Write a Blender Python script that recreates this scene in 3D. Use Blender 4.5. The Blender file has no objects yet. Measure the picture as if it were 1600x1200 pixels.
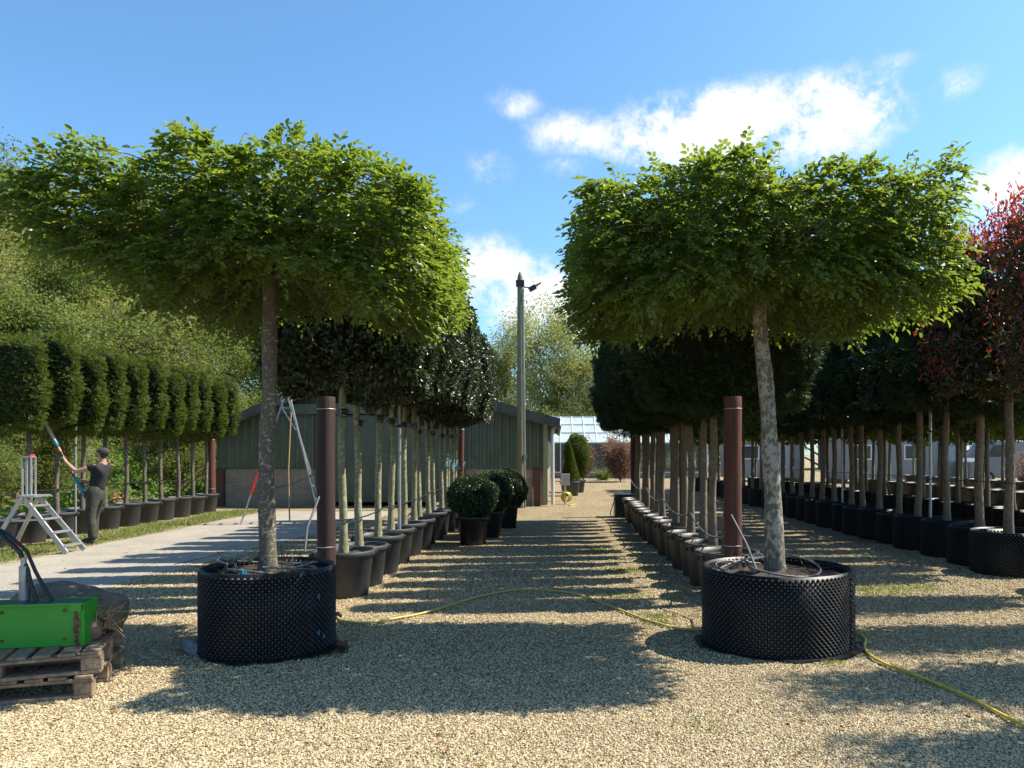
import bpy, math, random
import numpy as np
from mathutils import Vector, Matrix

C = bpy.context.scene.collection
SC = bpy.context.scene
PI = math.pi
R = math.radians

# ------------------------------------------------------------------ camera
cam_d = bpy.data.cameras.new('camera')
cam = bpy.data.objects.new('camera', cam_d); C.objects.link(cam)
cam.location = (0, 0, 1.6); cam.rotation_euler = (R(90), 0, 0)
cam_d.sensor_width = 36; cam_d.lens = 1150 / 1600 * 36
cam_d.shift_x = -70 / 1600; cam_d.shift_y = 108 / 1600
cam_d.clip_end = 3000
SC.camera = cam

# ------------------------------------------------------------------ light
SUN_EL, SUN_AZ = R(50), R(12.5)        # azimuth measured from +X towards +Y
to_sun = Vector((math.cos(SUN_EL) * math.cos(SUN_AZ), math.cos(SUN_EL) * math.sin(SUN_AZ), math.sin(SUN_EL)))
sd = bpy.data.lights.new('sun', 'SUN'); sd.energy = 5.0; sd.angle = R(0.5); sd.color = (1, 0.93, 0.80)
sun = bpy.data.objects.new('sun', sd); C.objects.link(sun)
sun.rotation_euler = to_sun.to_track_quat('Z', 'Y').to_euler(); sun.location = to_sun * 60

SC.view_settings.view_transform = 'Standard'; SC.view_settings.look = 'None'
SC.view_settings.exposure = 1.08; SC.view_settings.gamma = 1
SC.cycles.max_bounces = 7; SC.cycles.diffuse_bounces = 3; SC.cycles.transmission_bounces = 4
SC.cycles.transparent_max_bounces = 8
SC.cycles.sample_clamp_indirect = 4


class NT:
    """small node-tree writer"""
    def __init__(s, tree):
        s.t = tree; s.n = tree.nodes; s.l = tree.links
    def node(s, typ, **kw):
        nd = s.n.new(typ)
        for k, v in kw.items():
            if k.startswith('i_'):
                key = k[2:]
                key = int(key) if key.isdigit() else key.replace('_', ' ')
                s.set(nd.inputs[key], v)
            else:
                setattr(nd, k, v)
        return nd
    def set(s, sock, v):
        if isinstance(v, bpy.types.NodeSocket): s.l.new(v, sock)
        elif isinstance(v, bpy.types.Node): s.l.new(v.outputs[0], sock)
        else:
            if isinstance(v, (tuple, list)) and len(v) == 3 and sock.type == 'RGBA': v = (*v, 1)
            sock.default_value = v
    def math(s, op, a, b=0.0, c=0.0, clamp=False):
        m = s.node('ShaderNodeMath', operation=op, use_clamp=clamp)
        s.set(m.inputs[0], a); s.set(m.inputs[1], b); s.set(m.inputs[2], c)
        return m.outputs[0]
    def vmath(s, op, a, b=(0, 0, 0)):
        m = s.node('ShaderNodeVectorMath', operation=op)
        s.set(m.inputs[0], a); s.set(m.inputs[1], b)
        return m
    def noise(s, vec, scale, detail=3, rough=0.55, w=None):
        n = s.node('ShaderNodeTexNoise'); n.inputs['Scale'].default_value = scale
        n.inputs['Detail'].default_value = detail; n.inputs['Roughness'].default_value = rough
        if vec is not None: s.set(n.inputs['Vector'], vec)
        return n.outputs['Fac']
    def mix(s, fac, a, b):
        m = s.node('ShaderNodeMix', data_type='RGBA')
        s.set(m.inputs['Factor'], fac); s.set(m.inputs['A'], a) if False else None
        ins = [i for i in m.inputs if i.type == 'RGBA']
        s.set(ins[0], a); s.set(ins[1], b)
        return [o for o in m.outputs if o.type == 'RGBA'][0]
    def ramp(s, fac, stops, interp='LINEAR'):
        r = s.node('ShaderNodeValToRGB'); r.color_ramp.interpolation = interp
        el = r.color_ramp.elements
        while len(el) < len(stops): el.new(0.5)
        for e, (p, c) in zip(el, stops):
            e.position = p; e.color = (*c, 1) if len(c) == 3 else c
        s.set(r.inputs[0], fac)
        return r.outputs[0]
    def maprange(s, v, a, b, c=0.0, d=1.0, smooth=False):
        m = s.node('ShaderNodeMapRange'); m.clamp = True
        if smooth: m.interpolation_type = 'SMOOTHSTEP'
        s.set(m.inputs[0], v)
        for i, x in enumerate((a, b, c, d)): m.inputs[i + 1].default_value = x
        return m.outputs[0]


# ------------------------------------------------------------------ sky
world = bpy.data.worlds.new('World'); SC.world = world; world.use_nodes = True
w = NT(world.node_tree); w.n.clear()
sky = w.node('ShaderNodeTexSky', sky_type='NISHITA', sun_disc=False)
sky.sun_elevation = SUN_EL; sky.sun_rotation = R(90) - SUN_AZ
sky.air_density = 1.0; sky.dust_density = 0.8; sky.ozone_density = 2.2; sky.altitude = 100
tc = w.node('ShaderNodeTexCoord').outputs['Generated']
n_big = w.noise(tc, 7, 9, 0.62)
n_fine = w.noise(tc, 24, 10, 0.72)
nz = w.math('ADD', w.math('MULTIPLY', n_big, 0.5), w.math('MULTIPLY', n_fine, 0.5))
def cloud_blob(x, z, hw, hh, amp):
    v = Vector((x, 1, z)); k = v.length; v.normalize()
    d = w.vmath('SUBTRACT', tc, tuple(v)).outputs[0]
    d = w.vmath('MULTIPLY', d, (k / hw, k * 0.6 / hw, k / hh)).outputs[0]
    ln = w.vmath('LENGTH', d).outputs['Value']
    return w.maprange(ln, 0.0, 1.5, amp, 0.0, True)
acc = None
for b in [(.355, .452, .12, .058, 1.4), (.24, .438, .16, .056, 1.35), (.14, .438, .10, .045, 1.15), (.04, .435, .10, .035, .62), (-.06, .475, .06, .025, .45),
          (-.10, .385, .05, .04, .5), (-.09, .255, .10, .045, .9), (-.02, .205, .14, .06, .98), (-.10, .22, .06, .05, .8),
          (.64, .37, .10, .05, .95), (.535, .50, .045, .03, .5), (.45, .53, .06, .015, .5), (-.12, .335, .05, .02, .45), (.02, .39, .05, .02, .4),
          (.9, .4, .3, .1, .8), (1.6, .5, .5, .2, .8), (-1.6, .5, .5, .2, .7)]:
    m = cloud_blob(*b)
    acc = m if acc is None else w.math('MAXIMUM', acc, m)
dens = w.math('MULTIPLY', acc, w.math('ADD', w.math('MULTIPLY', nz, 4.0), -1.38))
dens = w.maprange(dens, 0.10, 0.62, 0, 1, True)
shade = w.math('ADD', w.math('MULTIPLY', n_big, 2.0), -0.25, clamp=True)
ccol = w.mix(shade, (3.9, 4.4, 5.0), (5.6, 5.65, 5.7))
skyc = w.vmath('MULTIPLY', sky.outputs[0], (0.76, 1.06, 1.19)).outputs[0]
col = w.mix(dens, skyc, ccol)
bg = w.node('ShaderNodeBackground', i_Strength=0.10); w.set(bg.inputs[0], col)
w.l.new(bg.outputs[0], w.node('ShaderNodeOutputWorld').inputs[0])


# ------------------------------------------------------------------ mesh writing
class MB:
    def __init__(s): s.V = []; s.L = []; s.S = []; s.M = []; s.F = []; s.n = 0
    def add(s, v, faces, mi=0, smooth=False):
        v = np.asarray(v, float).reshape(-1, 3)
        if isinstance(faces, np.ndarray):
            k, m = faces.shape
            s.L.append((faces + s.n).ravel()); s.S.append(np.full(k, m)); nf = k
        else:
            s.L.append(np.concatenate([np.array(f) for f in faces]) + s.n)
            s.S.append(np.array([len(f) for f in faces])); nf = len(faces)
        s.M.append(np.full(nf, mi)); s.F.append(np.full(nf, bool(smooth)))
        s.V.append(v); s.n += len(v)
        return s
    def box(s, c, size, rot=None, mi=0):
        x, y, z = (a / 2 for a in size)
        v = np.array([(i, j, k) for i in (-x, x) for j in (-y, y) for k in (-z, z)])
        if rot is not None: v = v @ np.array(rot.to_3x3()).T
        v = v + np.array(c)
        return s.add(v, [(0, 1, 3, 2), (4, 6, 7, 5), (0, 4, 5, 1), (2, 3, 7, 6), (0, 2, 6, 4), (1, 5, 7, 3)], mi)
    def bar(s, a, b, w_, t, mi=0, up=(0, 0, 1)):
        a, b = Vector(a), Vector(b); d = b - a; L = d.length; d.normalize()
        u = Vector(up); x = d.cross(u)
        if x.length < 1e-4: x = d.cross(Vector((0, 1, 0)))
        x.normalize(); y = x.cross(d)
        m = Matrix((x, y, d)).transposed()
        return s.box((a + b) / 2, (w_, t, L), m, mi)
    def tube(s, pts, rad, n=8, mi=0, cap=True, smooth=True):
        P = np.array([tuple(p) for p in pts], float); k = len(P)
        r = np.full(k, rad) if np.isscalar(rad) else np.array(rad, float)
        T = np.gradient(P, axis=0); T /= np.linalg.norm(T, axis=1)[:, None] + 1e-9
        ref = np.array([0, 0, 1.0]) if abs(T[0][2]) < 0.9 else np.array([1.0, 0, 0])
        A = np.cross(T, ref); A /= np.linalg.norm(A, axis=1)[:, None] + 1e-9
        B = np.cross(T, A)
        th = np.arange(n) * 2 * PI / n
        v = P[:, None, :] + r[:, None, None] * (np.cos(th)[None, :, None] * A[:, None, :] + np.sin(th)[None, :, None] * B[:, None, :])
        i = np.arange(k - 1)[:, None] * n; j = np.arange(n)[None, :]; j2 = (j + 1) % n
        f = np.stack([i + j, i + j2, i + n + j2, i + n + j], -1).reshape(-1, 4)
        s.add(v.reshape(-1, 3), f, mi, smooth)
        if cap:
            s.add(v[0], [tuple(range(n))], mi); s.add(v[-1], [tuple(range(n))[::-1]], mi)
        return s
    def lathe(s, prof, n=32, c=(0, 0, 0), mi=0, smooth=True, wob=0, rng=None):
        prof = np.array(prof, float); k = len(prof)
        th = np.arange(n) * 2 * PI / n
        rr = np.ones(n)
        if wob: rr = 1 + wob * np.sin(2 * th + 1) + wob * .6 * np.sin(3 * th + 2) - .035 * (((th + .55) % (2 * PI)) / (2 * PI))
        v = np.stack([prof[:, 0][:, None] * np.cos(th) * rr, prof[:, 0][:, None] * np.sin(th) * rr, np.repeat(prof[:, 1][:, None], n, 1)], -1) + np.array(c)
        i = np.arange(k - 1)[:, None] * n; j = np.arange(n)[None, :]; j2 = (j + 1) % n
        f = np.stack([i + j, i + j2, i + n + j2, i + n + j], -1).reshape(-1, 4)
        return s.add(v.reshape(-1, 3), f, mi, smooth)
    def blob(s, c, r, n=10, mi=0, squash=(1, 1, 1), rough=0, rng=None):
        vs = []; 
        for a in range(n + 1):
            t = PI * a / n
            for b in range(2 * n):
                p = PI * b / n
                vs.append((math.sin(t) * math.cos(p), math.sin(t) * math.sin(p), math.cos(t)))
        v = np.array(vs)
        if rough:
            o = rng.uniform(0, 9, 3)
            d = np.sin(v[:, 0] * 5 + o[0]) * np.sin(v[:, 1] * 4.3 + o[1]) * np.sin(v[:, 2] * 4.7 + o[2])
            v = v * (1 + rough * d)[:, None]
        v = v * r * np.array(squash) + np.array(c)
        f = [(a * 2 * n + b, (a + 1) * 2 * n + b, (a + 1) * 2 * n + (b + 1) % (2 * n), a * 2 * n + (b + 1) % (2 * n)) for a in range(n) for b in range(2 * n)]
        return s.add(v, np.array(f), mi, True)
    def prism(s, poly, y0, y1, mi=0):
        """polygon in XZ extruded along Y"""
        n = len(poly)
        v = [(x, y0, z) for x, z in poly] + [(x, y1, z) for x, z in poly]
        f = [tuple(range(n)), tuple(range(2 * n - 1, n - 1, -1))] + [(i, i + n, (i + 1) % n + n, (i + 1) % n) for i in range(n)]
        return s.add(v, f, mi)
    def mesh(s, name, mats):
        me = bpy.data.meshes.new(name)
        V = np.concatenate(s.V); L = np.concatenate(s.L).astype(np.int32); S = np.concatenate(s.S).astype(np.int32)
        me.vertices.add(len(V)); me.vertices.foreach_set('co', V.astype(np.float32).ravel())
        me.loops.add(len(L)); me.loops.foreach_set('vertex_index', L)
        me.polygons.add(len(S)); me.polygons.foreach_set('loop_start', np.concatenate([[0], np.cumsum(S)[:-1]]).astype(np.int32))
        me.polygons.foreach_set('material_index', np.concatenate(s.M).astype(np.int32))
        me.polygons.foreach_set('use_smooth', np.concatenate(s.F))
        for m in (mats if isinstance(mats, (list, tuple)) else [mats]): me.materials.append(m)
        me.update(calc_edges=True)
        return me
    def build(s, name, mats, parent=None, loc=(0, 0, 0), bevel=0):
        o = bpy.data.objects.new(name, s.mesh(name, mats)); C.objects.link(o)
        o.location = loc
        if parent is not None: o.parent = parent
        if bevel:
            b = o.modifiers.new('bevel', 'BEVEL'); b.width = bevel; b.segments = 2; b.limit_method = 'ANGLE'
        return o


def leaves(mb, P, U, N, L, W, mi=0, fold=0.18, hexa=True):
    """P base, U axis, N blade normal, all (n,3); L, W arrays"""
    n = len(P)
    if n == 0: return
    U = U / (np.linalg.norm(U, axis=1)[:, None] + 1e-9)
    S = np.cross(N, U); S /= np.linalg.norm(S, axis=1)[:, None] + 1e-9
    N = np.cross(U, S)
    L = np.broadcast_to(L, n)[:, None]; W = np.broadcast_to(W, n)[:, None]
    if hexa:
        pts = [P, P + U * L * .3 - S * W * .5 + N * W * fold, P + U * L * .7 - S * W * .38 + N * W * fold * .5, P + U * L - N * L * .10,
               P + U * L * .7 + S * W * .38 + N * W * fold * .5, P + U * L * .3 + S * W * .5 + N * W * fold]
        k = 6; q = np.array([(0, 1, 2, 3), (0, 3, 4, 5)])
    else:
        pts = [P, P + U * L * .45 - S * W * .5 + N * W * fold, P + U * L, P + U * L * .45 + S * W * .5 - N * W * fold]
        k = 4; q = np.array([(0, 1, 2, 3)])
    v = np.stack(pts, 1).reshape(-1, 3)
    f = (np.arange(n)[:, None, None] * k + q[None]).reshape(-1, 4)
    mb.add(v, f, mi, False)


def tag(o, label=None, cat=None, group=None, kind=None):
    if label: o['label'] = label
    if cat: o['category'] = cat
    if group: o['group'] = group
    if kind: o['kind'] = kind
    return o

def thing(name, label, cat, loc=(0, 0, 0), rz=0, group=None):
    o = bpy.data.objects.new(name, None); C.objects.link(o); o.empty_display_size = 0.2
    o.location = loc; o.rotation_euler = (0, 0, rz)
    return tag(o, label, cat, group)

def kids(o): return [c for c in bpy.data.objects if c.parent == o]

def copy_tree(o, loc=None, rz=None, label=None, parent=None):
    c = o.copy(); C.objects.link(c)
    if parent is not None: c.parent = parent
    if loc is not None: c.location = loc
    if rz is not None: c.rotation_euler = (0, 0, rz)
    if label: c['label'] = label
    for ch in kids(o): copy_tree(ch, parent=c)
    return c

ORD = ['first', 'second', 'third', 'fourth', 'fifth', 'sixth', 'seventh', 'eighth', 'ninth', 'tenth', 'eleventh', 'twelfth',
       'thirteenth', 'fourteenth', 'fifteenth', 'sixteenth', 'seventeenth', 'eighteenth']


# ------------------------------------------------------------------ materials
def mat(name, base=(0.5, 0.5, 0.5), rough=0.6, metal=0.0, var=0.0, scale=8, bump=0.0, bscale=40, spec=0.5, col2=None, coat=0):
    m = bpy.data.materials.new(name); m.use_nodes = True
    t = NT(m.node_tree); t.n.clear()
    out = t.node('ShaderNodeOutputMaterial'); b = t.node('ShaderNodeBsdfPrincipled')
    t.l.new(b.outputs[0], out.inputs[0])
    b.inputs['Roughness'].default_value = rough; b.inputs['Metallic'].default_value = metal
    b.inputs['Specular IOR Level'].default_value = spec
    if coat: b.inputs['Coat Weight'].default_value = coat
    co = t.node('ShaderNodeTexCoord').outputs['Object']
    if var or col2:
        nz = t.noise(co, scale, 6, 0.65)
        c2 = col2 or tuple(c * (1 - var) for c in base)
        nzr = t.maprange(nz, .35, .65)
        t.set(b.inputs['Base Color'], t.mix(nzr, c2, base))
        t.set(b.inputs['Roughness'], t.maprange(nz, .3, .7, min(1, rough + .12), max(.05, rough - .1)))
    else:
        b.inputs['Base Color'].default_value = (*base, 1)
    if bump:
        bp = t.node('ShaderNodeBump', i_Strength=min(1, bump), i_Distance=0.01)
        t.set(bp.inputs['Height'], t.noise(co, bscale, 4, .6)); t.l.new(bp.outputs[0], b.inputs['Normal'])
    return m

def leaf_mat(name, c1, c2, trans, transmit=0.4, rough=0.45, spec=0.5, c3=None, p3=0.0):
    m = bpy.data.materials.new(name); m.use_nodes = True
    t = NT(m.node_tree); t.n.clear()
    out = t.node('ShaderNodeOutputMaterial'); b = t.node('ShaderNodeBsdfPrincipled')
    rnd = t.node('ShaderNodeNewGeometry').outputs['Random Per Island']
    co = t.node('ShaderNodeTexCoord').outputs['Object']
    f = t.math('ADD', t.math('MULTIPLY', rnd, .6), t.math('MULTIPLY', t.noise(co, 2.2, 2), .5), clamp=True)
    colr = t.mix(f, c1, c2)
    if c3: colr = t.mix(t.math('GREATER_THAN', t.math('FRACT', t.math('MULTIPLY', rnd, 37.7)), 1 - p3), colr, c3)
    t.set(b.inputs['Base Color'], colr)
    b.inputs['Roughness'].default_value = rough; b.inputs['Specular IOR Level'].default_value = spec
    tr = t.node('ShaderNodeBsdfTranslucent')
    t.set(tr.inputs[0], t.mix(t.math('MULTIPLY', f, 0.6), trans, tuple(min(1, a * 1.4) for a in trans)))
    mx = t.node('ShaderNodeMixShader'); mx.inputs[0].default_value = transmit
    t.l.new(b.outputs[0], mx.inputs[1]); t.l.new(tr.outputs[0], mx.inputs[2]); t.l.new(mx.outputs[0], out.inputs[0])
    return m

def bark_mat(name, c1, c2, lichen, amount=0.5, scale=18, stretch=1.0, ring=0.0):
    m = bpy.data.materials.new(name); m.use_nodes = True
    t = NT(m.node_tree); t.n.clear()
    out = t.node('ShaderNodeOutputMaterial'); b = t.node('ShaderNodeBsdfPrincipled'); t.l.new(b.outputs[0], out.inputs[0])
    co = t.node('ShaderNodeTexCoord').outputs['Object']
    st = t.vmath('MULTIPLY', co, (1, 1, 0.35)).outputs[0]
    a = t.noise(st, scale * 1.6, 6, .7)
    base = t.mix(t.maprange(a, .35, .65), c1, c2)
    l1 = t.noise(t.vmath('MULTIPLY', co, (1, 1, stretch)).outputs[0], scale, 5, .75)
    l2 = t.noise(co, 2.3, 3)
    k = t.math('ADD', l1, t.math('MULTIPLY', t.math('ADD', l2, -.5), .35))
    k = t.maprange(k, .62 - amount * .22, .66 - amount * .22)
    colr = t.mix(t.math('MULTIPLY', k, .85), base, lichen)
    gm = t.maprange(t.noise(co, 3.1, 5, .7), .58, .68, 0, .7)
    colr = t.mix(gm, colr, (.10, .11, .035))
    t.set(b.inputs['Base Color'], colr); b.inputs['Roughness'].default_value = .85
    bp = t.node('ShaderNodeBump', i_Strength=.6, i_Distance=.012)
    t.set(bp.inputs['Height'], t.math('ADD', a, t.math('MULTIPLY', l1, .5))); t.l.new(bp.outputs[0], b.inputs['Normal'])
    return m

M = {}
M['hornbeam'] = leaf_mat('hornbeam_leaf', (.036, .066, .016), (.078, .118, .026), (.26, .35, .03), .40, .38, .45)
M['hornbeam2'] = leaf_mat('hornbeam_leaf_light', (.038, .068, .017), (.076, .118, .026), (.26, .35, .03), .40, .38, .4)
M['yew'] = leaf_mat('yew_needles', (.024, .042, .010), (.095, .125, .02), (.2, .25, .02), .22, .6, .15)
M['yew_dark'] = leaf_mat('yew_needles_dark', (.018, .034, .013), (.042, .068, .022), (.05, .08, .015), .12, .6, .15)
M['yew_core'] = mat('dark_yew_core_fill', (.012, .016, .008), .95, spec=.1)  # solid dark filler added inside crowns to stop see-through, in place of twigs
M['holly'] = leaf_mat('holly_leaf', (.022, .036, .016), (.05, .07, .028), (.08, .11, .02), .1, .36, .5, (.14, .13, .05), .07)
M['holly_core'] = mat('dark_holly_core_fill', (.012, .014, .008), .95, spec=.1)  # the same added dark filler, for the holly crowns
M['photinia_g'] = leaf_mat('photinia_green_leaf', (.022, .034, .015), (.05, .055, .02), (.10, .11, .02), .2, .32, .5, (.13, .02, .015), .22)
M['photinia_r'] = leaf_mat('photinia_red_leaf', (.16, .022, .018), (.30, .05, .035), (.5, .06, .03), .36, .4, .4)
M['wood_leaf'] = leaf_mat('spring_woodland_leaf', (.13, .14, .04), (.24, .24, .08), (.32, .34, .06), .34, .6, .25)
M['wood_leaf2'] = leaf_mat('hawthorn_leaf', (.075, .10, .025), (.14, .165, .045), (.24, .30, .045), .34, .6, .25)
M['pale_leaf'] = leaf_mat('pale_spring_leaf', (.20, .22, .07), (.30, .30, .10), (.42, .44, .12), .4, .6, .25)
M['herb'] = leaf_mat('undergrowth_leaf', (.05, .11, .02), (.11, .19, .03), (.22, .4, .04), .4, .55, .3, (.20, .16, .07), .06)
M['grass'] = leaf_mat('grass_blade', (.09, .13, .03), (.17, .21, .05), (.28, .36, .06), .3, .6, .25, (.30, .25, .12), .2)
M['box'] = leaf_mat('box_leaf', (.018, .034, .014), (.04, .07, .022), (.07, .12, .02), .14, .35, .5)
M['beech'] = leaf_mat('dry_copper_leaf', (.13, .075, .05), (.25, .155, .11), (.3, .16, .09), .25, .7, .25)
M['far_green'] = leaf_mat('far_leaf', (.05, .08, .02), (.10, .14, .035), (.2, .28, .04), .35, .6, .25)
M['bark_grey'] = bark_mat('hornbeam_bark', (.07, .055, .04), (.125, .105, .075), (.36, .35, .29), .22, 30, 1.6)
M['bark_white'] = bark_mat('mottled_bark', (.085, .065, .045), (.15, .125, .095), (.33, .31, .26), .55, 26, .7)
M['bark_yew'] = bark_mat('brown_bark', (.11, .08, .055), (.19, .15, .10), (.26, .23, .17), .2, 24)
M['bark_pale'] = bark_mat('pale_green_bark', (.15, .14, .075), (.24, .23, .13), (.36, .34, .24), .35, 24)
M['bark_wood'] = mat('woodland_bark', (.22, .19, .14), .9, var=.5, scale=5)
M['bark_dark'] = mat('crown_twig_bark', (.10, .075, .05), .9, var=.4, scale=9)
M['post'] = None
M['pot'] = mat('grey_plastic_pot', (.045, .048, .052), .52, var=.35, scale=5, bump=.12, bscale=18)
M['pot_brown'] = mat('dusty_dark_pot', (.06, .055, .048), .5, var=.4, scale=6, bump=.1, bscale=18)
M['airpot'] = mat('black_dimpled_plastic', (.004, .004, .005), .48, spec=.4)
M['tip'] = mat('glint_dimple_tip', (.055, .053, .05), .45)  # sun glint on the dimple tips is put into this paler colour
M['black'] = mat('black_plastic', (.012, .012, .013), .4)
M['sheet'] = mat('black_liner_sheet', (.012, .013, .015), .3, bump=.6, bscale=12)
M['soil'] = mat('potting_soil', (.045, .032, .022), .95, var=.5, scale=30, bump=1, bscale=60)
M['alu'] = mat('aluminium', (.50, .51, .52), .42, .75, var=.2, scale=6)
M['steel'] = mat('galvanised_steel', (.42, .43, .44), .45, .6, var=.25, scale=12)
M['red'] = mat('red_paint', (.55, .03, .025), .45, var=.2)
M['cane'] = mat('bamboo_cane', (.46, .30, .14), .6, var=.35, scale=14)
M['hose'] = mat('yellow_hose', (.62, .50, .07), .45, var=.3, scale=20)
M['hose_dull'] = mat('dusty_hose', (.52, .44, .12), .6, var=.3, scale=20)
M['grey_pipe'] = mat('grey_irrigation_pipe', (.13, .13, .13), .45, var=.2)
M['blue'] = mat('blue_twine', (.02, .16, .26), .6)
M['green_paint'] = None
M['pallet'] = mat('weathered_pallet_wood', (.26, .19, .125), .85, scale=14, bump=.6, bscale=50, col2=(.13, .09, .06))
M['burlap'] = mat('brown_sacking', (.17, .13, .09), .9, scale=10, bump=1, bscale=30, col2=(.08, .06, .042))
M['rootflesh'] = mat('rusty_pink_lump', (.30, .16, .12), .6, var=.5, scale=25)
M['rust'] = mat('rusty_steel', (.17, .085, .045), .8, scale=20, col2=(.06, .035, .025), bump=.4)
M['concrete'] = None

def wood_post_mat(name, c1, c2):
    m = bpy.data.materials.new(name); m.use_nodes = True
    t = NT(m.node_tree); t.n.clear()
    out = t.node('ShaderNodeOutputMaterial'); b = t.node('ShaderNodeBsdfPrincipled'); t.l.new(b.outputs[0], out.inputs[0])
    co = t.node('ShaderNodeTexCoord').outputs['Object']
    g = t.noise(t.vmath('MULTIPLY', co, (26, 26, 1.2)).outputs[0], 1.6, 6, .7)
    p = t.noise(co, 4, 5, .65)
    c = t.mix(t.maprange(g, .3, .7), c1, c2)
    c = t.mix(t.maprange(p, .55, .72, 0, .6), c, tuple(a * .4 for a in c1))
    t.set(b.inputs['Base Color'], c); b.inputs['Roughness'].default_value = .72
    bp = t.node('ShaderNodeBump', i_Strength=.7, i_Distance=.01)
    t.set(bp.inputs['Height'], g); t.l.new(bp.outputs[0], b.inputs['Normal'])
    return m
M['post'] = wood_post_mat('stained_round_timber', (.125, .034, .02), (.05, .018, .013))
M['post_dark'] = wood_post_mat('shaded_stained_timber', (.045, .018, .014), (.018, .011, .010))  # darker copy of the post timber, with the left front post's shade painted in
M['polewood'] = wood_post_mat('utility_pole_timber', (.24, .22, .12), (.13, .11, .06))
M['col'] = wood_post_mat('brown_column_paint', (.13, .06, .045), (.10, .04, .03))

def gravel_mat():
    m = bpy.data.materials.new('limestone_gravel'); m.use_nodes = True
    t = NT(m.node_tree); t.n.clear()
    out = t.node('ShaderNodeOutputMaterial'); b = t.node('ShaderNodeBsdfPrincipled'); t.l.new(b.outputs[0], out.inputs[0])
    co = t.node('ShaderNodeTexCoord').outputs['Object']
    wob = t.node('ShaderNodeTexNoise', i_Scale=30.0); t.set(wob.inputs['Vector'], co)
    co2 = t.vmath('ADD', co, t.vmath('MULTIPLY', wob.outputs['Color'], (.012, .012, 0)).outputs[0]).outputs[0]
    v = t.node('ShaderNodeTexVoronoi', i_Scale=58.0); t.set(v.inputs['Vector'], co2)
    v2 = t.node('ShaderNodeTexVoronoi', i_Scale=58.0, feature='DISTANCE_TO_EDGE'); t.set(v2.inputs['Vector'], co2)
    sep = t.node('ShaderNodeSeparateColor'); t.set(sep.inputs[0], v.outputs['Color'])
    c = t.ramp(sep.outputs[0], [(0, (.19, .13, .068)), (.3, (.33, .25, .135)), (.6, (.42, .33, .185)), (.85, (.51, .425, .27)), (1, (.26, .205, .14))])
    big = t.noise(t.vmath('MULTIPLY', co, (1.6, .45, 1)).outputs[0], .9, 6, .65)
    c = t.mix(t.maprange(big, .45, .68, 0, .55), c, (.21, .16, .10))
    fine = t.noise(co, 3.3, 7, .7)
    moss = t.math('MULTIPLY', t.maprange(t.noise(co, .55, 5, .7), .55, .66), t.maprange(fine, .5, .62, 0, .45))
    c = t.mix(moss, c, (.13, .14, .045))
    edge = t.maprange(v2.outputs['Distance'], 0, .13)
    c = t.mix(t.math('SUBTRACT', 1.0, edge), c, (.17, .13, .085))
    t.set(b.inputs['Base Color'], c); b.inputs['Roughness'].default_value = .9; b.inputs['Specular IOR Level'].default_value = .2
    h = t.math('ADD', t.math('MULTIPLY', edge, .6), t.math('MULTIPLY', sep.outputs[1], .8))
    bp = t.node('ShaderNodeBump', i_Strength=1.0, i_Distance=.014)
    t.set(bp.inputs['Height'], h); t.l.new(bp.outputs[0], b.inputs['Normal'])
    return m
M['gravel'] = gravel_mat()

def stone_mat():
    m = bpy.data.materials.new('loose_limestone_chip'); m.use_nodes = True
    t = NT(m.node_tree); t.n.clear()
    out = t.node('ShaderNodeOutputMaterial'); b = t.node('ShaderNodeBsdfPrincipled'); t.l.new(b.outputs[0], out.inputs[0])
    rnd = t.node('ShaderNodeNewGeometry').outputs['Random Per Island']
    c = t.ramp(rnd, [(0, (.21, .15, .08)), (.10, (.33, .25, .14)), (.4, (.415, .33, .19)), (.75, (.49, .405, .25)), (.93, (.56, .48, .34)), (1, (.32, .205, .13))])
    t.set(b.inputs['Base Color'], c); b.inputs['Roughness'].default_value = .85; b.inputs['Specular IOR Level'].default_value = .25
    return m
M['stone'] = stone_mat()

def concrete_mat():
    m = bpy.data.materials.new('worn_concrete_drive'); m.use_nodes = True
    t = NT(m.node_tree); t.n.clear()
    out = t.node('ShaderNodeOutputMaterial'); b = t.node('ShaderNodeBsdfPrincipled'); t.l.new(b.outputs[0], out.inputs[0])
    co = t.node('ShaderNodeTexCoord').outputs['Object']
    a = t.noise(co, 1.4, 8, .7); f = t.noise(co, 60, 4, .7)
    c = t.mix(t.maprange(a, .35, .65), (.215, .19, .15), (.30, .27, .215))
    c = t.mix(t.maprange(f, .5, .62, 0, .5), c, (.42, .38, .31))
    t.set(b.inputs['Base Color'], c); b.inputs['Roughness'].default_value = .8
    bp = t.node('ShaderNodeBump', i_Strength=.6, i_Distance=.006)
    t.set(bp.inputs['Height'], f); t.l.new(bp.outputs[0], b.inputs['Normal'])
    return m
M['concrete'] = concrete_mat()

def green_paint():
    m = bpy.data.materials.new('chipped_green_paint'); m.use_nodes = True
    t = NT(m.node_tree); t.n.clear()
    out = t.node('ShaderNodeOutputMaterial'); b = t.node('ShaderNodeBsdfPrincipled'); t.l.new(b.outputs[0], out.inputs[0])
    co = t.node('ShaderNodeTexCoord').outputs['Object']
    a = t.noise(co, 3, 4); s = t.noise(t.vmath('MULTIPLY', co, (9, 9, 40)).outputs[0], 1.5, 6, .75)
    c = t.mix(a, (.025, .22, .02), (.035, .33, .03))
    c = t.mix(t.maprange(s, .66, .70, 0, .7), c, (.12, .45, .10))
    c = t.mix(t.maprange(t.noise(co, 9, 8, .75), .66, .69), c, (.07, .04, .025))
    t.set(b.inputs['Base Color'], c); b.inputs['Roughness'].default_value = .4
    return m
M['green_paint'] = green_paint()

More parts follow.
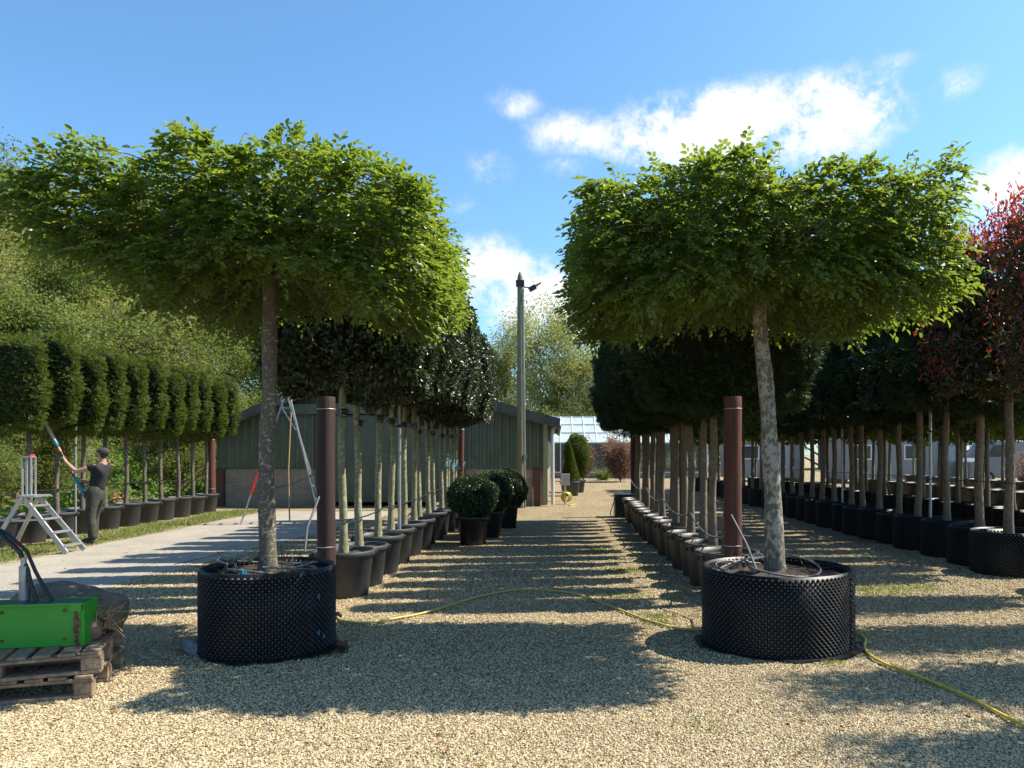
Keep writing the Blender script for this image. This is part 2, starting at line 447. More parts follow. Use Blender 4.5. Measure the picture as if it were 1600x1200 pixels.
# ------------------------------------------------------------------ ground and other structure
def gp(px, py):
    """ground point seen at photo pixel (px, py)"""
    d = 1840.0 / (py - 708); return ((px - 870) * d / 1150, d)

g = MB(); g.add([(-400, -60, 0), (400, -60, 0), (400, 700, 0), (-400, 700, 0)], [(0, 1, 2, 3)])
o = g.build('ground', M['gravel']); tag(o, kind='structure')

rngd = np.random.default_rng(5)
ys = np.linspace(1, 20.2, 90)
def jag(y, amp, k): return amp * (np.sin(y * 1.7 + k) * .5 + np.sin(y * 4.1 + 2 * k) * .3 + np.sin(y * 9.7 + k * 3) * .2)
Lx = -7.95 + jag(ys, .09, 1); Rx = -5.25 + jag(ys, .2, 2) + (ys > 10) * (ys - 10) * .1
v = np.concatenate([np.stack([Lx, ys, ys * 0 + .005], 1), np.stack([Rx, ys, ys * 0 + .005], 1)])
n = len(ys)
g = MB(); g.add(v, np.array([(i, n + i, n + i + 1, i + 1) for i in range(n - 1)]))
tag(g.build('concrete_drive', M['concrete']), kind='structure')

def bank_h(x, y):
    t = np.clip((-x - 11.6) / 14, 0, 1)
    a = t * t * (3 - 2 * t) * 5.0
    t2 = np.clip((y - 27) / 25, 0, 1) * np.clip((-x - 8) / 6, 0, 1)
    return np.maximum(a, t2 * 3) + .15 * np.sin(x * .9) * np.sin(y * .7) * np.clip((-x - 12) / 3, 0, 1)
gx = np.linspace(-70, -10.6, 60); gy = np.linspace(-10, 90, 100)
X, Y = np.meshgrid(gx, gy); Z = bank_h(X, Y) + .004 - .05 * (X > -11.2)
f = np.array([(j * 60 + i, j * 60 + i + 1, (j + 1) * 60 + i + 1, (j + 1) * 60 + i) for j in range(99) for i in range(59)])
g = MB(); g.add(np.stack([X, Y, Z], -1).reshape(-1, 3), f, smooth=True)
M['earth'] = mat('grassy_earth', (.10, .12, .035), .95, scale=1.5, col2=(.13, .085, .05), bump=.5, bscale=8)
tag(g.build('terrain_bank', M['earth']), kind='structure')


def scatter_quads(n, fx, rng): return fx(n, rng)

# loose chippings near the viewer
rng = np.random.default_rng(11)
N = 240000
y = 3.3 * np.exp(rng.random(N) * math.log(13 / 3.3)); x = (rng.random(N) * 1.62 - .90) * y
keep = (x > -5.35) | (rng.random(N) < .05)
x, y = x[keep], y[keep]; N = len(x)
oc = np.array([(1, 0, 0), (0, 1, 0), (-1, 0, 0), (0, -1, 0), (0, 0, 1), (0, 0, -1)], float)
of = np.array([(0, 1, 4), (1, 2, 4), (2, 3, 4), (3, 0, 4), (1, 0, 5), (2, 1, 5), (3, 2, 5), (0, 3, 5)])
s = rng.uniform(.0045, .0100, N) * np.minimum(1.5, np.maximum(1, y / 6))
sc_ = np.stack([s * rng.uniform(.8, 1.3, N), s * rng.uniform(.8, 1.3, N), s * rng.uniform(.45, .85, N)], 1)
v = oc[None] * sc_[:, None, :] * rng.uniform(.75, 1.25, (N, 6, 1)) + rng.uniform(-.15, .15, (N, 6, 3)) * s[:, None, None]
a = rng.random(N) * 2 * PI; ca, sa = np.cos(a)[:, None], np.sin(a)[:, None]
tl = rng.normal(0, .3, N)[:, None]
vx, vy, vz = v[..., 0], v[..., 1], v[..., 2]
vz, vx = vz * np.cos(tl) - vx * np.sin(tl), vx * np.cos(tl) + vz * np.sin(tl)
v = np.stack([vx * ca - vy * sa + x[:, None], vx * sa + vy * ca + y[:, None], vz + (sc_[:, 2] * .45)[:, None]], -1)
g = MB(); g.add(v.reshape(-1, 3), (of[None] + np.arange(N)[:, None, None] * 6).reshape(-1, 3))
tag(g.build('gravel', M['stone']), 'loose cream limestone chippings lying over the yard', 'gravel', kind='stuff')

def blades(rng, P, h, wdt, lean=.5):
    n = len(P); U = np.stack([rng.normal(0, lean, n), rng.normal(0, lean, n), np.ones(n)], 1)
    Nn = rng.normal(0, 1, (n, 3)); return U, Nn

# grass strip and clippings
rng = np.random.default_rng(12)
g = MB()
n = 20000
yy = rng.uniform(9, 20.5, n); xx = -8.55 + rng.normal(0, .33, n) * (1 + .3 * np.sin(yy * 2.7)) + jag(yy, .2, 3)
k = (xx < -8.02); xx, yy = xx[k], yy[k]; n = len(xx)
P = np.stack([xx, yy, np.zeros(n)], 1); U, Nn = blades(rng, P, 0, 0, 1.0)
leaves(g, P, U, Nn, rng.uniform(.03, .08, n), .012, hexa=False)
# small patches in the yard
for cx, cy, r_, m_ in [(3.75, 8.6, .45, 700), (4.3, 8.7, .3, 300), (.9, 4.3, .2, 40), (-.4, 3.75, .3, 40), (.75, 8.2, .3, 300), (.85, 10, .35, 500), (.7, 12, .4, 600), (4.6, 6.4, .3, 120), (3.3, 8.5, .3, 200), (1.0, 7.2, .15, 200), (.95, 6.9, .15, 200), (2.1, 5.6, .1, 60)]:
    P = np.stack([cx + rng.normal(0, r_ * .6, m_), cy + rng.normal(0, r_ * .45, m_), np.zeros(m_)], 1)
    U, Nn = blades(rng, P, 0, 0, .9)
    leaves(g, P, U, Nn, rng.uniform(.02, .05, m_), .01, hexa=False)
tag(g.build('grass', M['grass']), 'short scruffy grass and clippings along the drive and in gravel patches', 'grass', kind='stuff')

rng = np.random.default_rng(19); g = MB(); n = 420
y_ = 3.5 * np.exp(rng.random(n) * 1.3); x_ = (rng.random(n) * 1.4 - .7) * y_
P = np.stack([x_, y_, np.full(n, .018)], 1)
leaves(g, P, rng.normal(0, 1, (n, 3)) * [1, 1, .2], rng.normal(0, .35, (n, 3)) + [0, 0, 1], rng.uniform(.02, .045, n), .018)
M['fallen'] = leaf_mat('fallen_brown_leaf', (.16, .06, .03), (.22, .13, .06), (.2, .1, .05), .15, .8, .2)
tag(g.build('fallen_leaves', M['fallen']), 'few small brown leaves scattered on the gravel', 'fallen leaves', kind='stuff')

# undergrowth on the bank
rng = np.random.default_rng(13); g = MB()
n = 60000
yy = rng.uniform(12, 42, n); xx = -11.2 - rng.random(n) ** 1.3 * 13
zz = bank_h(xx, yy)
lump = np.abs(np.sin(xx * 1.3 + np.sin(yy * .8)) * np.sin(yy * 1.1 + 1)) * .7 + .12
P = np.stack([xx, yy, zz + rng.random(n) * lump], 1)
brown = ((xx + 13) ** 2 / 2 + (yy - 20.5) ** 2 / 7 < 1) & (rng.random(n) < .9)
P = P[~brown]; n = len(P)
U = np.stack([rng.normal(0, 1, n), rng.normal(0, 1, n), rng.normal(.4, .6, n)], 1)
leaves(g, P, U, rng.normal(0, 1, (n, 3)) + [.4, -.2, 1], rng.uniform(.08, .2, n), rng.uniform(.05, .1, n), hexa=False)
tag(g.build('undergrowth', M['herb']), 'bright green nettles and low herbs covering the bank', 'undergrowth', kind='stuff')
g = MB(); n = 5000
xx = -13 + rng.normal(0, 1.0, n); yy = 20.5 + rng.normal(0, 1.6, n)
P = np.stack([xx, yy, bank_h(xx, yy) + rng.random(n) * .15], 1)
leaves(g, P, rng.normal(0, 1, (n, 3)) * [1, 1, .3], rng.normal(0, .6, (n, 3)) + [0, 0, 1], .1, .07, hexa=False)
M['litter'] = leaf_mat('fallen_leaf', (.16, .09, .05), (.28, .17, .10), (.2, .1, .05), .1, .8, .2)
tag(g.build('leaf_litter', M['litter']), 'brown fallen leaves on the bank behind the pots', 'leaf litter', kind='stuff')

# ------------------------------------------------------------------ branching tree generator
def grow(mb, rng, base, length, rad, levels, minr=.006, dirv=(0, 0, 1), up=.25, spread=.75, nch=(7, 5, 4), mi=0, start=.3, crook=.12, shrink=.52):
    tips = []
    st = [(np.array(base, float), np.array(dirv, float), length, rad, 0)]
    while st:
        p, d, L, r, lv = st.pop()
        k = 7 if lv == 0 else 5 if lv < levels - 1 else 3
        pts = [p.copy()]; rr = [r]
        dd = d / np.linalg.norm(d)
        for i in range(1, k):
            dd = dd + rng.normal(0, crook, 3) + np.array([0, 0, up * .25 if lv else .03]); dd /= np.linalg.norm(dd)
            pts.append(pts[-1] + dd * L / (k - 1)); rr.append(r * (1 - .72 * i / (k - 1)))
        mb.tube(pts, rr, (9, 6, 4, 3, 3)[min(lv, 4)], mi, cap=False)
        if lv < levels:
            m = nch[min(lv, len(nch) - 1)]
            for c in range(m):
                t = start + (1 - start) * (c + rng.random()) / m if lv == 0 else .2 + .8 * (c + rng.random()) / m
                f = t * (k - 1); i = min(int(f), k - 2); q = pts[i] + (pts[i + 1] - pts[i]) * (f - i)
                ax = pts[i + 1] - pts[i]; ax /= np.linalg.norm(ax)
                sd = rng.normal(0, 1, 3); sd -= ax * sd.dot(ax); sd /= np.linalg.norm(sd)
                nd = ax * (1 - spread * .6) + sd * spread + np.array([0, 0, up])
                st.append((q, nd, L * shrink * rng.uniform(.75, 1.2) * (1.1 - .35 * t if lv == 0 else 1), max(r * (1 - .7 * t) * .6, minr), lv + 1))
        if lv >= levels - 1:
            for i in range(1, k): tips.append((pts[i], dd))
    return tips

def woodland_mesh(seed, h, mats, nleaf, lsize, levels=3, spreadr=.35, nch=(9, 6, 4), start=.22, spread=.75, up=.25, rad=.16, minr=.012):
    rng = np.random.default_rng(seed)
    tr = MB(); tips = grow(tr, rng, (0, 0, -.3), h * .8, rad, levels, minr, nch=nch, start=start, spread=spread, up=up)
    T = np.array([t[0] for t in tips])
    cr = MB()
    idx = rng.integers(0, len(T), nleaf)
    P = T[idx] + rng.normal(0, spreadr, (nleaf, 3)) * [1, 1, .8]
    leaves(cr, P, rng.normal(0, 1, (nleaf, 3)) + [0, 0, -.2], rng.normal(0, .8, (nleaf, 3)) + [0, 0, 1], rng.uniform(.7, 1.3, nleaf) * lsize, lsize * .6, hexa=False)
    return tr.mesh('trunk', mats[0]), cr.mesh('crown', mats[1]), float(np.percentile(P[:, 2], 99.5))

def mesh_tree(name, meshes, label, cat, loc, rz, H, group, wide=1):
    sc = H / meshes[2]; sc = (sc * wide, sc * wide, sc)
    t = thing(name, label, cat, loc, rz, group); t.scale = sc
    for nm, me in zip(('trunk', 'crown'), meshes):
        o = bpy.data.objects.new(nm, me); C.objects.link(o); o.parent = t
    return t

wl = [woodland_mesh(101, 9, (M['bark_wood'], M['wood_leaf']), 26000, .12),
      woodland_mesh(102, 9, (M['bark_wood'], M['wood_leaf2']), 26000, .12),
      woodland_mesh(103, 9, (M['bark_wood'], M['wood_leaf']), 16000, .12),
      woodland_mesh(104, 7, (M['bark_wood'], M['wood_leaf2']), 26000, .12, start=.08, spread=.9)]
kinds = ['pale yellow-green woodland tree on the bank behind the clipped yews', 'mid green bushy tree on the bank behind the clipped yews',
         'half-bare woodland tree on the bank with branches showing', 'low spreading thicket tree on the bank behind the clipped yews']
spots = [(-15.5, 16, 3, 4.2), (-18.5, 20, 0, 5.6), (-16, 20.5, 1, 5.2), (-20, 24, 2, 6.6), (-15.6, 24.5, 3, 5.6), (-18.5, 27, 1, 7.2), (-24, 29, 0, 8.2), (-15.4, 28.5, 0, 7.0),
         (-20, 32, 0, 9), (-15, 33, 1, 8), (-26, 35, 2, 10), (-18.5, 36, 3, 9.5), (-14, 38, 0, 9), (-21, 41, 1, 11), (-16, 43, 2, 11),
         (-22, 21.5, 1, 5.5), (-27, 31, 1, 9), (-33, 36, 0, 11), (-11.5, 40, 1, 9), (-9.5, 46, 0, 9.5), (-13.5, 20.8, 3, 2.6), (-14, 17, 3, 2.4), (-13.2, 26, 3, 3.4), (-12.6, 30, 3, 4.2),
         (-17, 30, 1, 8.2), (-22, 37, 1, 10.5), (-13.5, 35, 3, 7), (-28, 41, 1, 12), (-12.5, 33, 1, 6.5)]
rr = random.Random(3)
for i, (x, y, k, s) in enumerate(spots):
    mesh_tree('woodland_tree', wl[k], kinds[k], 'tree', (x, y, float(bank_h(np.array(x), np.array(y))) - .1), rr.uniform(0, 6), s, 'trees of the wood on the bank', 1.15)

# pale half bare trees beyond the glasshouse
pale = [woodland_mesh(201, 13, (M['bark_wood'], M['pale_leaf']), 22000, .17, levels=3, spreadr=.3, nch=(13, 8, 5), start=.12, spread=.62, up=.45, rad=.2, minr=.022),
        woodland_mesh(202, 11, (M['bark_wood'], M['pale_leaf']), 26000, .16, levels=3, spreadr=.4, nch=(12, 8, 5), start=.1, spread=.7, up=.35, rad=.18, minr=.022),
        woodland_mesh(203, 9, (M['bark_wood'], M['pale_leaf']), 24000, .16, spreadr=.5, start=.06, spread=.9)]
for x, y, k, s, lb in [(.1, 62, 1, 13.6, 'tall pale half-bare tree above the shed roof right of the wooden pole'),
                       (-4.4, 66, 0, 12.4, 'slender half-bare tree just left of the wooden pole'),
                       (2.4, 60, 1, 10.2, 'broad pale spring tree standing above the glasshouse roof'),
                       (-9, 60, 1, 9.5, 'pale spring tree behind the shed roof, mostly hidden by the holly crowns')]:
    mesh_tree('half_bare_tree', pale[k], lb, 'tree', (x, y, 0), rr.uniform(0, 6), s, None)
for i in range(13):
    x = -14 + i * 2.4 + rr.uniform(-.6, .6)
    if i < 9: s, y = 5.2 + rr.random() * 1.2, 57 + rr.random() * 4
    else: s, y = 8, 66
    mesh_tree('bushy_tree', pale[2], 'low yellow-green bushy tree in the hedge line behind the glasshouse', 'tree', (x, y, -.2), rr.uniform(0, 6), s, 'hedge line behind the glasshouse', 1.2)
pale.append(woodland_mesh(204, 9, (M['bark_wood'], M['far_green']), 24000, .16, spreadr=.5, start=.06, spread=.9))
for i in range(15):
    x = 17 + i * 5 + rr.uniform(-1.3, 1.3); s = 8.5 + rr.random() * 3.5
    mesh_tree('boundary_tree', pale[3], 'green tree in the boundary line far beyond the right-hand rows', 'tree', (x, 72 + rr.random() * 8, -.3), rr.uniform(0, 6), s, 'boundary trees beyond the rows', 1.4)


# ------------------------------------------------------------------ barn
def roof_z(x):
    return float(np.interp(x, [-10.7, -10.3, -8.4, -5.3, -.25, .1], [2.08, 2.28, 3.12, 3.95, 2.55, 2.46]))
BY = 22.3
M['cladding'] = mat('green_steel_cladding', (.105, .125, .075), .55, var=.25, scale=2.2)
M['door'] = mat('green_sliding_door_sheet', (.085, .10, .062), .5, var=.2, scale=1.2)
M['roof'] = mat('dark_fibre_cement', (.07, .068, .062), .9, scale=4, col2=(.12, .12, .08), bump=.4)
M['lightgreen'] = mat('sunlit_green_flashing', (.30, .33, .19), .5, var=.15)  # paler than the cladding: the corner strip's sunlit look is painted in
M['white'] = mat('white_plastic', (.62, .62, .60), .4, var=.12)
def block_mat():
    m = bpy.data.materials.new('concrete_blockwork'); m.use_nodes = True
    t = NT(m.node_tree); t.n.clear()
    out = t.node('ShaderNodeOutputMaterial'); b = t.node('ShaderNodeBsdfPrincipled'); t.l.new(b.outputs[0], out.inputs[0])
    co = t.node('ShaderNodeTexCoord').outputs['Object']
    sx = t.node('ShaderNodeSeparateXYZ'); t.set(sx.inputs[0], co)
    cb = t.node('ShaderNodeCombineXYZ'); t.set(cb.inputs[0], t.math('ADD', sx.outputs[0], sx.outputs[1])); t.set(cb.inputs[1], sx.outputs[2])
    br = t.node('ShaderNodeTexBrick', i_Scale=1.0); t.set(br.inputs['Vector'], cb.outputs[0])
    br.inputs['Brick Width'].default_value = .44; br.inputs['Row Height'].default_value = .22; br.inputs['Mortar Size'].default_value = .012
    br.inputs['Color1'].default_value = (.28, .215, .15, 1); br.inputs['Color2'].default_value = (.35, .275, .195, 1); br.inputs['Mortar'].default_value = (.40, .35, .28, 1)
    n1 = t.noise(co, 7, 6, .7)
    t.set(b.inputs['Base Color'], t.mix(t.maprange(n1, .4, .7, 0, .5), br.outputs[0], (.17, .13, .095)))
    b.inputs['Roughness'].default_value = .92
    bp = t.node('ShaderNodeBump', i_Strength=.8, i_Distance=.01)
    t.set(bp.inputs['Height'], t.math('SUBTRACT', t.noise(co, 45, 3), br.outputs['Fac'])); t.l.new(bp.outputs[0], b.inputs['Normal'])
    return m
M['block'] = block_mat()
barn = thing('barn', 'long low shed with green ribbed cladding over concrete blocks and a dark roof', 'barn', (0, BY, 0))
def ribbed(mb, x0, x1, ztop, z0, y0, pitch=.23, depth=.035, mi=0, axis='x', fixed=0):
    xs = []; off = []
    x = x0
    while x < x1:
        for dx, o_ in ((0, 0), (.09, 0), (.115, 1), (.205, 1)):
            if x + dx <= x1: xs.append(x + dx); off.append(o_ * depth)
        x += pitch
    xs.append(x1); off.append(0)
    n = len(xs); v = []
    for a, o_ in zip(xs, off):
        p0, p1 = (a, y0 - o_, z0), (a, y0 - o_, ztop(a))
        if axis == 'y': p0, p1 = (fixed + o_, a, z0), (fixed + o_, a, ztop(a))
        v += [p0, p1]
    mb.add(v, [(2 * i, 2 * i + 2, 2 * i + 3, 2 * i + 1) for i in range(n - 1)], mi)
g = MB()
ribbed(g, -10.3, -7.28, lambda x: roof_z(x) - .05, 1.13, -.02)
ribbed(g, -2.8, -.28, lambda x: roof_z(x) - .05, 1.13, -.02)
g.add([(-7.28, -.02, 2.8), (-2.8, -.02, 2.8), (-2.8, -.02, 3.2), (-5.3, -.02, 3.9), (-7.28, -.02, 3.37)], [(0, 1, 2, 3, 4)])
ribbed(g, 0, 12, lambda y: 2.5, 1.13, 0, axis='y', fixed=-.28)
g.add([(-10.3, 0, 0), (-10.3, 12, 0), (-10.3, 12, 2.2), (-10.3, 0, 2.2)], [(0, 1, 2, 3)])
g.add([(-10.3, 12, 0), (-.28, 12, 0), (-.28, 12, 2.5), (-5.3, 12, 3.9), (-10.3, 12, 2.2)], [(0, 1, 2, 3, 4)])
g.build('cladding', M['cladding'], barn)
for c_, s_ in (((-8.67, .1, .56), (2.75, .2, 1.12)), ((-1.75, .1, .56), (2.05, .2, 1.12)), ((-.4, 6.2, .56), (.2, 11.6, 1.12))): MB().box(c_, s_).build('block_wall', M['block'], barn)
for x in (-10.18, -.60): MB().box((x, -.03, .56), (.22, .16, 1.115)).build('column', M['col'], barn, bevel=.01)
g = MB()
for x0, x1 in ((-7.28, -5.05), (-5.03, -2.8)):
    g.box(((x0 + x1) / 2, -.09, 1.43), (x1 - x0, .05, 2.62))
d1 = g.build('sliding_door', M['door'], barn)
g = MB()
for z in (.16, 1.55): g.box((-5.04, -.125, z), (4.4, .02, .05))
g.build('door_rail', M['cladding'], d1)
MB().box((-5.6, -.15, 2.93), (5.5, .1, .3)).build('fascia', M['cladding'], barn, bevel=.01)
g = MB()
prof = [(-10.75, 2.06), (-10.3, 2.28), (-8.4, 3.12), (-5.3, 3.95), (-.25, 2.55), (.1, 2.46)]
for (xa, za), (xb, zb) in zip(prof[:-1], prof[1:]):
    g.prism([(xa, za), (xb, zb), (xb, zb + .1), (xa, za + .1)], -.35, 12.3)
# corrugations on the roof slope towards the viewer's side
rf = g.build('roof', M['roof'], barn)
g = MB()
for y0 in np.arange(-.3, 12.2, .35):
    for (xa, za), (xb, zb) in zip(prof[:-1], prof[1:]): g.bar((xa, y0, za + .115), (xb, y0, zb + .115), .12, .035, up=(0, 1, 0))
g.build('roof_ridges', M['roof'], rf)
g = MB()
for (xa, za), (xb, zb) in zip(prof[:-1], prof[1:]): g.prism([(xa, za - .13), (xb, zb - .13), (xb, zb + .125), (xa, za + .125)], -.40, -.352)
g.build('verge_board', M['roof'], barn)
MB().box((-.34, -.1, 1.27), (.13, .05, 2.4)).build('corner_flashing', M['lightgreen'], barn)
g = MB(); g.tube([(-.12, -.2, 0.05), (-.12, -.2, 2.3), (-.0, -.1, 2.44)], .05, 12); g.build('downpipe', M['white'], barn)
g = MB()
n = 9; th = np.linspace(PI, 2 * PI, n)
sec = [(.08 + .07 * math.cos(t), 2.48 + .07 * math.sin(t)) for t in th]
v = [(a, -.4, b) for a, b in sec] + [(a, 12.3, b) for a, b in sec]
g.add(v, [(i, i + 1, n + i + 1, n + i) for i in range(n - 1)], smooth=True)
g.build('gutter', M['black'], barn)

# meter box + odds beside the barn
t = thing('wall_cabinet', 'small grey cabinet fixed beside the shed corner', 'cabinet', (.28, BY + 2.2, 0))
MB().box((0, 0, .72), (.3, .25, .38)).build('door_panel', M['steel'], t, bevel=.01)
MB().box((0, .02, .26), (.08, .08, .53)).build('leg', M['steel'], t)
t = thing('hose_reel', 'coil of yellow hose hanging on a stand by the shed corner', 'hose reel', (.25, BY + .6, 0))
g = MB()
for k in range(6):
    th = np.linspace(0, 2 * PI, 24)
    g.tube([(.12 * math.cos(a) + .02 * k, -.05 + .018 * k, .24 + .14 * math.sin(a)) for a in th], .014, 6)
g.tube([(.2, 0, .15), (.3, -.3, .02), (.1, -.7, .02), (.3, -1.0, .02), (.12, -1.2, .02)], .014, 6)
g.build('hose_coil', M['hose'], t)
g = MB(); g.bar((0, .1, 0), (0, .1, .5), .04, .04); g.box((0, .05, .4), (.2, .06, .05)); g.build('stand', M['steel'], t)

# ------------------------------------------------------------------ glasshouse
M['glass'] = None
def glass_mat(name, tint, alpha, dif):
    m = bpy.data.materials.new(name); m.use_nodes = True
    t = NT(m.node_tree); t.n.clear()
    out = t.node('ShaderNodeOutputMaterial')
    b = t.node('ShaderNodeBsdfPrincipled'); b.inputs['Base Color'].default_value = (*tint, 1); b.inputs['Roughness'].default_value = .12
    co = t.node('ShaderNodeTexCoord').outputs['Object']
    tr = t.node('ShaderNodeBsdfTransparent'); tr.inputs[0].default_value = (.85, .92, .9, 1)
    mx = t.node('ShaderNodeMixShader'); t.set(mx.inputs[0], t.maprange(t.noise(co, 1.2, 4), .3, .7, alpha - .12, alpha + .12))
    t.l.new(tr.outputs[0], mx.inputs[1]); t.l.new(b.outputs[0], mx.inputs[2]); t.l.new(mx.outputs[0], out.inputs[0])
    return m
M['roofglass'] = glass_mat('whitewashed_roof_glass', (.45, .52, .52), .8, 1)  # pale whitewashed panes of the roof
M['wallglass'] = glass_mat('dusty_wall_glass', (.10, .11, .10), .6, 1)
M['whitebar'] = mat('white_glazing_bar', (.7, .71, .7), .45)
gh = thing('glasshouse', 'long white-barred glasshouse with pale glass roof beyond the shed', 'greenhouse', (0, 47, 0))
x0, x1 = -6, 9.6
g = MB(); g.add([(x0, 0, 2.25), (x1, 0, 2.25), (x1, 4, 4.1), (x0, 4, 4.1)], [(0, 1, 2, 3)]); g.add([(x0, 8, 2.25), (x1, 8, 2.25), (x1, 4, 4.1), (x0, 4, 4.1)], [(0, 1, 2, 3)])
g.build('roof_glazing', M['roofglass'], gh)
g = MB(); g.add([(x0, 0, .35), (x1, 0, .35), (x1, 0, 2.25), (x0, 0, 2.25)], [(0, 1, 2, 3)]); g.build('wall_glazing', M['wallglass'], gh); g = MB(); g.add([(x0, 8, .35), (x1, 8, .35), (x1, 8, 2.25), (x0, 8, 2.25)], [(0, 1, 2, 3)])
g.build('wall_glazing', M['wallglass'], gh)
MB().box(((x0 + x1) / 2, 0, .17), (x1 - x0, .15, .36)).build('plinth', M['block'], gh)
g = MB()
for x in np.arange(x0, x1 + .1, .78):
    g.bar((x, -.02, 2.25), (x, 4, 4.13), .05, .05); 
for x in np.arange(x0, x1 + .1, 1.56): g.bar((x, -.04, .35), (x, -.04, 2.25), .06, .05)
for t_ in (0, .36, .68, 1): g.bar((x0, 4 * t_ - .03, 2.25 + 1.85 * t_ + .03), (x1, 4 * t_ - .03, 2.25 + 1.85 * t_ + .03), .06, .05)
g.bar((x0, -.05, .38), (x1, -.05, .38), .06, .06)
g.build('frame', M['whitebar'], gh)

# ------------------------------------------------------------------ leafy shells
def shell_points(rng, n, hx, hy, z0, z1, depth=.1, inner=.25, rnd=.25, lump=.06, faces=None):
    """points near the surface of a rounded lumpy box centred on the axis; returns P and outward normals"""
    cz = (z0 + z1) / 2; h = np.array([hx, hy, (z1 - z0) / 2])
    area = np.array([h[1] * h[2], h[1] * h[2], h[0] * h[2], h[0] * h[2], h[0] * h[1], h[0] * h[1]])
    fc = rng.choice(6, n, p=area / area.sum())
    p = rng.uniform(-1, 1, (n, 3)); ax = fc // 2; sg = np.where(fc % 2, 1, -1)
    p[np.arange(n), ax] = sg
    # round the edges
    q = p * h
    r = min(h) * rnd
    cl = np.clip(q, -(h - r), h - r); d = q - cl; ln = np.linalg.norm(d, axis=1)[:, None] + 1e-9
    nrm = d / ln; q = cl + nrm * r
    w_ = q * 3.1
    lum = np.sin(w_[:, 0] * 1.3 + 1) * np.sin(w_[:, 1] * 1.7 + 2) + np.sin(w_[:, 2] * 2.1 + w_[:, 0]) * .7 + np.sin(w_[:, 0] * 3.3 + w_[:, 2] * 2.7) * .5
    q = q + nrm * (lum * lump)[:, None] - nrm * (rng.exponential(depth, n))[:, None]
    ins = rng.random(n) < inner
    q[ins] = rng.uniform(-.85, .85, (ins.sum(), 3)) * h
    q[:, 2] += cz
    return q, nrm

def egg_shape(P, hx, z0, z1, e):
    cz, hz = (z0 + z1) / 2, (z1 - z0) / 2
    zr = np.clip(np.abs(P[:, 2] - cz) / hz, 0, 1.1); xr = np.clip(np.abs(P[:, 0]) / hx, 0, 1.1)
    Q = P.copy(); Q[:, 0] *= 1 - e * zr ** 3; Q[:, 2] = cz + (P[:, 2] - cz) * (1 - e * .6 * xr ** 3)
    Q[:, 1] *= 1 - e * .8 * zr ** 4
    return Q

def yew_crown(seed, hx, hy, z0, z1, mats, n=3000, core=True, egg=.2, k=5, L=.085, W=.013, lump=.05, rnd=.35):
    rng = np.random.default_rng(seed); g = MB()
    P, Nn = shell_points(rng, n, hx, hy, z0, z1, .05, .12, rnd, lump); P = egg_shape(P, hx, z0, z1, egg)
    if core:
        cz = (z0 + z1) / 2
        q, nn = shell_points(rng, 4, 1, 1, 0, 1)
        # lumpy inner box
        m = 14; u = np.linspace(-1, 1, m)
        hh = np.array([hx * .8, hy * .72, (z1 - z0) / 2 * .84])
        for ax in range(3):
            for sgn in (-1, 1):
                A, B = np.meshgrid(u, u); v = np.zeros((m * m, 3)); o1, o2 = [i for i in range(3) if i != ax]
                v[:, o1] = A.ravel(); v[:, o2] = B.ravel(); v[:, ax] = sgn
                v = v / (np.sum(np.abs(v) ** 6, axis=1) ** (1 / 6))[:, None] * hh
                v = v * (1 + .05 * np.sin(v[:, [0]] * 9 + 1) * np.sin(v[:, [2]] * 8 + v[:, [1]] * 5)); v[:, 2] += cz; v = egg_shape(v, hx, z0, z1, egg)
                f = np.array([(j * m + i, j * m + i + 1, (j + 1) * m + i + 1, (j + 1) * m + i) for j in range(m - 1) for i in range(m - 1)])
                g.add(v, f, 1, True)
    D = Nn * .8 + rng.normal(0, .45, (n, 3)) + [0, 0, -.12]; D /= np.linalg.norm(D, axis=1)[:, None]
    S = np.cross(D, rng.normal(0, 1, (n, 3))); S /= np.linalg.norm(S, axis=1)[:, None]
    for i in range(k):
        a = (i - (k - 1) / 2) / k * 2.3
        U = D * math.cos(a) + S * math.sin(a) + rng.normal(0, .12, (n, 3))
        leaves(g, P + D * .035 * (1 - abs(a)), U, np.cross(D, S) + rng.normal(0, .25, (n, 3)), rng.uniform(.7, 1.25, n) * L, W, hexa=False)
    return g.mesh('crown', mats)

def broad_crown(seed, hx, hy, z0, z1, mats, n=6000, L=.07, W=.032, rnd=.3, lump=.08, depth=.12, inner=.3, core=None, droop=.2, shoots=0):
    rng = np.random.default_rng(seed); g = MB()
    P, Nn = shell_points(rng, n, hx, hy, z0, z1, depth, inner, rnd, lump)
    P = egg_shape(P, hx, z0, z1, .11)
    m = 3
    D = Nn * .6 + rng.normal(0, .6, (n, 3)) + [0, 0, -droop]
    for i in range(m):
        U = D + rng.normal(0, .6, (n, 3))
        leaves(g, P + rng.normal(0, .02, (n, 3)), U, Nn * .5 + rng.normal(0, .6, (n, 3)) + [0, 0, .6], rng.uniform(.7, 1.2, n) * L, rng.uniform(.85, 1.15, n) * W)
    if core is not None:
        c = MB(); r2 = np.random.default_rng(seed + 9)
        g.blob((0, 0, (z0 + z1) / 2), 1, 12, 1, (hx * .82, hy * .8, (z1 - z0) / 2 * .82), .1, r2)
    return g, rng

